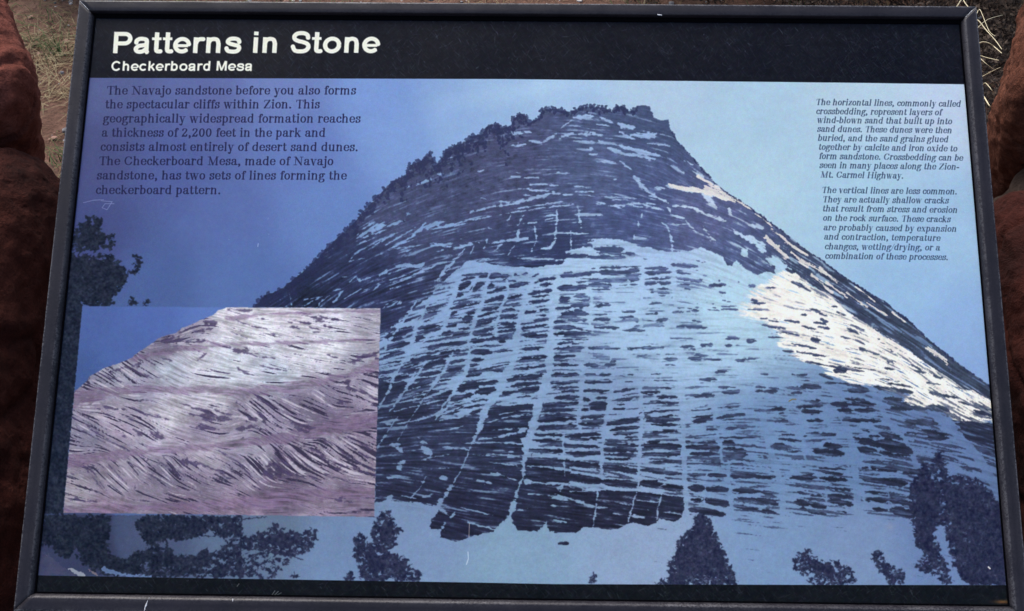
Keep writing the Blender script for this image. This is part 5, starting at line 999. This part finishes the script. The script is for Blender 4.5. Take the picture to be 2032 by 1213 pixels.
# ---------------------------------------------------------------- dry grass, litter and brush beyond the sign
def blades(name, spots, mats, seed, parent=None):
    """spots: x, y, n, spread, height, lean, width"""
    rr = random.Random(seed); vs = []; fs = []; mi = []
    for (cx, cy, n, sp, ht, ln, wd, mk) in spots:
        for _ in range(n):
            x = cx+rr.gauss(0, sp); y = cy+rr.gauss(0, sp); az = rr.uniform(0, 6.283); L = ht*rr.uniform(.4, 1.3); el = rr.uniform(*ln)
            z = -.02+.035*noise.noise(Vector((x*1.3, y*1.3, 0)))+.014*noise.noise(Vector((x*5, y*5, 3)))+.004
            dx, dy = math.cos(az), math.sin(az); px, py = -dy, dx; b = len(vs); k = 4
            p = Vector((x, y, z)); e = el
            for i in range(k+1):
                w_ = wd*(1-i/k*.85)
                vs.append((p.x+px*w_, p.y+py*w_, p.z)); vs.append((p.x-px*w_, p.y-py*w_, p.z+w_*.4))
                p = p+Vector((dx*math.cos(e), dy*math.cos(e), math.sin(e)))*(L/k); e -= rr.uniform(.0, .45)
                if p.z < z+.002: p.z = z+.002
            for i in range(k): fs.append((b+2*i, b+2*i+1, b+2*i+3, b+2*i+2)); mi.append(mk)
    me = bpy.data.meshes.new(name); me.from_pydata(vs, [], fs)
    for m in mats: me.materials.append(m)
    me.polygons.foreach_set('material_index', mi)
    return link(name, me, None, parent)
def m_leaf(name, a, b):
    m, nt, p = mat(name, .8, spec=.2); v = objvec(nt)
    nt.links.new(ramp(nt, noise_n(nt, 30, 3, .6, v), [(.3, a), (.7, b)]), p.inputs['Base Color']); return m
M_STRAW = m_leaf('dry_straw', (.15, .11, .06), (.34, .28, .16)); M_GREEN = m_leaf('green_grass', (.035, .065, .02), (.10, .14, .05)); M_BROWN = m_leaf('dead_brown_grass', (.10, .065, .035), (.24, .16, .085))
M_PALE = m_leaf('pale_straw', (.55, .48, .30), (.75, .68, .48)); M_TWIG = m_leaf('grey_twig', (.03, .02, .018), (.09, .065, .055)); M_DARKLEAF = m_leaf('dark_dead_leaf', (.022, .016, .012), (.085, .06, .045)); M_SAGE = m_leaf('sage_leaf', (.07, .10, .05), (.17, .21, .12))
q = random.Random(5)
sp = []
for _ in range(600):      # scattered tufts over the whole ground seen past the sign
    x = q.uniform(-3.2, 3.2); y = q.uniform(.6, 6.0)
    sp.append((x, y, q.randint(10, 26), .05, .07, (.05, .9), .0013, q.choice((0, 0, 2, 2, 1))))
for _ in range(150):      # matted dead grass at the far left
    x = q.uniform(-2.3, -.9); y = q.uniform(1.95, 3.4)
    sp.append((x, y, 26, .06, .09, (.1, 1.1), .0013, q.choice((2, 2, 1, 1, 0))))
for _ in range(330): sp.append((q.uniform(-2.3, 2.4), q.uniform(2.15, 4.2), 18, .07, .08, (.05, .9), .0014, q.choice((2, 2, 1, 0))))
for _ in range(70): sp.append((q.uniform(-1.7, -1.0), q.uniform(1.75, 2.1), 12, .05, .10, (.0, .35), .0013, q.choice((0, 0, 2))))
for _ in range(60): sp.append((q.uniform(-1.6, -.85), q.uniform(1.0, 1.45), 16, .045, .10, (.1, .9), .0014, q.choice((0, 0, 0, 1))))
for _ in range(14): sp.append((q.uniform(-1.3, -.95), q.uniform(1.05, 1.22), 20, .03, .07, (.4, 1.3), .0014, 1))
for x, y in ((-1.20, 1.42), (-1.22, 1.82), (-1.17, 1.80), (-1.42, 2.0)): sp.append((x, y, 34, .02, .06, (.6, 1.4), .0015, 1))
tag(blades('dry_grass', sp, [M_STRAW, M_GREEN, M_BROWN], 9), kind='stuff', label='matted straw and green grass on the red soil behind the sign', cat='grass')
# gravel
def gravel():
    rr = random.Random(12); vs = []; fs = []
    ico = [(0, 0, 1), (.89, 0, .45), (.28, .85, .45), (-.72, .53, .45), (-.72, -.53, .45), (.28, -.85, .45), (.72, .53, -.45), (-.28, .85, -.45), (-.89, 0, -.45), (-.28, -.85, -.45), (.72, -.53, -.45), (0, 0, -1)]
    fi = [(0,1,2),(0,2,3),(0,3,4),(0,4,5),(0,5,1),(1,6,2),(2,7,3),(3,8,4),(4,9,5),(5,10,1),(6,7,2),(7,8,3),(8,9,4),(9,10,5),(10,6,1),(11,7,6),(11,8,7),(11,9,8),(11,10,9),(11,6,10)]
    mi = []
    for _ in range(9000):
        x = rr.uniform(-2.6, 2.6); y = rr.uniform(.5, 4.2); s = .002+.011*rr.random()**5; b = len(vs)
        z = -.02+.035*noise.noise(Vector((x*1.3, y*1.3, 0)))+.014*noise.noise(Vector((x*5, y*5, 3)))
        a, b1, c1 = rr.uniform(.7, 1.5), rr.uniform(.7, 1.3), rr.uniform(.4, .8); th = rr.uniform(0, 6.28); ct, st = math.cos(th), math.sin(th)
        for (u, v, w_) in ico:
            k = rr.uniform(.8, 1.15); u, v, w_ = u*a*k, v*b1*k, w_*c1*k
            vs.append((x+s*(u*ct-v*st), y+s*(u*st+v*ct), z+s*w_+s*.2))
        fs += [tuple(b+i for i in f) for f in fi]; mi += [rr.choice((0, 0, 1, 2))]*20
    me = bpy.data.meshes.new('gravel'); me.from_pydata(vs, [], fs)
    for m in (m_leaf('red_gravel', (.22, .12, .09), (.38, .23, .17)), m_leaf('grey_gravel', (.2, .19, .19), (.36, .34, .33)), m_leaf('pale_gravel', (.45, .40, .36), (.62, .58, .54))): me.materials.append(m)
    me.polygons.foreach_set('material_index', mi)
    tag(link('gravel', me), 'small loose red and grey stones scattered on the soil', 'gravel', kind='stuff')
gravel()
# brush
def shrub(name, cx, cy, label, cat, seed, n, rad, ht, leafm, leaves, twm):
    rr = random.Random(seed); root = tag(empty(name, (cx, cy, 0)), label, cat)
    vs = []; fs = []; lv = []; lf = []
    def twig(p, d, L, w_, depth):
        k = 4; b = len(vs); q_ = p.copy()
        for i in range(k+1):
            ww = w_*(1-.7*i/k); s = d.cross(Vector((.3, .2, 1))).normalized(); t = d.cross(s).normalized()
            for a in range(3): vs.append(q_+(s*math.cos(a*2.09)+t*math.sin(a*2.09))*ww)
            q_ = q_+d*(L/k); d = (d+Vector((rr.gauss(0, .2), rr.gauss(0, .2), rr.gauss(.02, .16)))).normalized()
            if depth > 0 and i >= 1:
                for _ in range(2): twig(q_, (d+Vector((rr.gauss(0, .7), rr.gauss(0, .7), rr.gauss(.1, .5)))).normalized(), L*.5, w_*.5, depth-1)
            if depth == 0:
                for _ in range(leaves):
                    o = q_+Vector((rr.gauss(0, .008), rr.gauss(0, .008), rr.gauss(0, .008))); u = Vector((rr.gauss(0, 1), rr.gauss(0, 1), rr.gauss(0, 1))).normalized(); v_ = u.orthogonal().normalized(); c = len(lv)
                    lv.extend([o, o+u*.008+v_*.003, o+u*.015, o+u*.008-v_*.003]); lf.append((c, c+1, c+2, c+3))
        for i in range(k):
            for a in range(3): fs.append((b+3*i+a, b+3*i+(a+1) % 3, b+3*i+3+(a+1) % 3, b+3*i+3+a))
    for _ in range(n):
        az = rr.uniform(0, 6.28); el = rr.uniform(.3, 1.4); r = rr.uniform(0, rad*.3)
        twig(Vector((r*math.cos(az), r*math.sin(az), 0)), Vector((math.cos(az)*math.cos(el), math.sin(az)*math.cos(el), math.sin(el))), ht*rr.uniform(.6, 1.1), .0035, 2)
    me = bpy.data.meshes.new('branches'); me.from_pydata(vs, [], fs); link('branches', me, twm, root)
    me = bpy.data.meshes.new('leaves'); me.from_pydata(lv, [], lf); o = link('leaves', me, leafm, root); o['kind'] = 'stuff'
    return root
shrub('dry_shrub', 1.36, 2.05, 'dark twiggy half dead shrub behind the upper right corner of the sign', 'shrub', 3, 60, .6, .42, M_DARKLEAF, 3, M_TWIG)
shrub('dry_shrub', .75, 2.75, 'brown tangled shrub behind the right half of the top edge of the sign', 'shrub', 4, 46, .7, .42, M_DARKLEAF, 3, M_TWIG)
shrub('sagebrush', -1.55, 2.75, 'grey green low bush at the top left beyond the sign', 'shrub', 5, 34, .4, .24, M_SAGE, 6, M_TWIG)
# pale stalks leaning out between the sign and the right pier
def stalk(parent, pts, w_):
    P = [Vector(p) for p in pts]; cu = []
    for i in range(len(P)-1):
        for k in range(6):
            t = k/6; a, b, c, d = P[max(i-1, 1)], P[i], P[i+1], P[min(i+2, len(P)-1)]
            if i == 0: cu.append(b.lerp(c, t)); continue      # straight stem up from the root
            cu.append(.5*((2*b)+(c-a)*t+(2*a-5*b+4*c-d)*t*t+(3*b-a-3*c+d)*t**3))
    cu.append(P[-1]); vs = []; fs = []
    for i, p in enumerate(cu):
        d = (cu[min(i+1, len(cu)-1)]-cu[max(i-1, 0)]).normalized(); s = d.cross(Vector((.2, -.6, .7))).normalized(); t = d.cross(s)
        ww = w_*(1-.6*i/len(cu))
        for a in range(5): vs.append(p+(s*math.cos(a*1.2566)+t*math.sin(a*1.2566))*ww)
        if i: 
            for a in range(5): fs.append(((i-1)*5+a, (i-1)*5+(a+1) % 5, i*5+(a+1) % 5, i*5+a))
    me = bpy.data.meshes.new('stalk'); me.from_pydata(vs, [], fs); me.shade_smooth()
    o = link('stalk', me, M_PALE, parent); o.matrix_parent_inverse = Matrix.Translation(parent.location).inverted(); return o
tuft = tag(empty('grass_tuft', (.46, .80, 0)), 'pale dry grass stalks leaning between the sign and the right pier', 'grass')
for k, (pts, w_) in enumerate(GRASS):
    a, b = Vector(pts[0]), Vector(pts[1])
    foot = Vector((.46+.03*math.cos(k*2.1), .80+.04*math.sin(k*1.7), -.01))
    stalk(tuft, [foot, a+(a-b).normalized()*.004+(foot-a).normalized()*.008]+list(pts), w_)
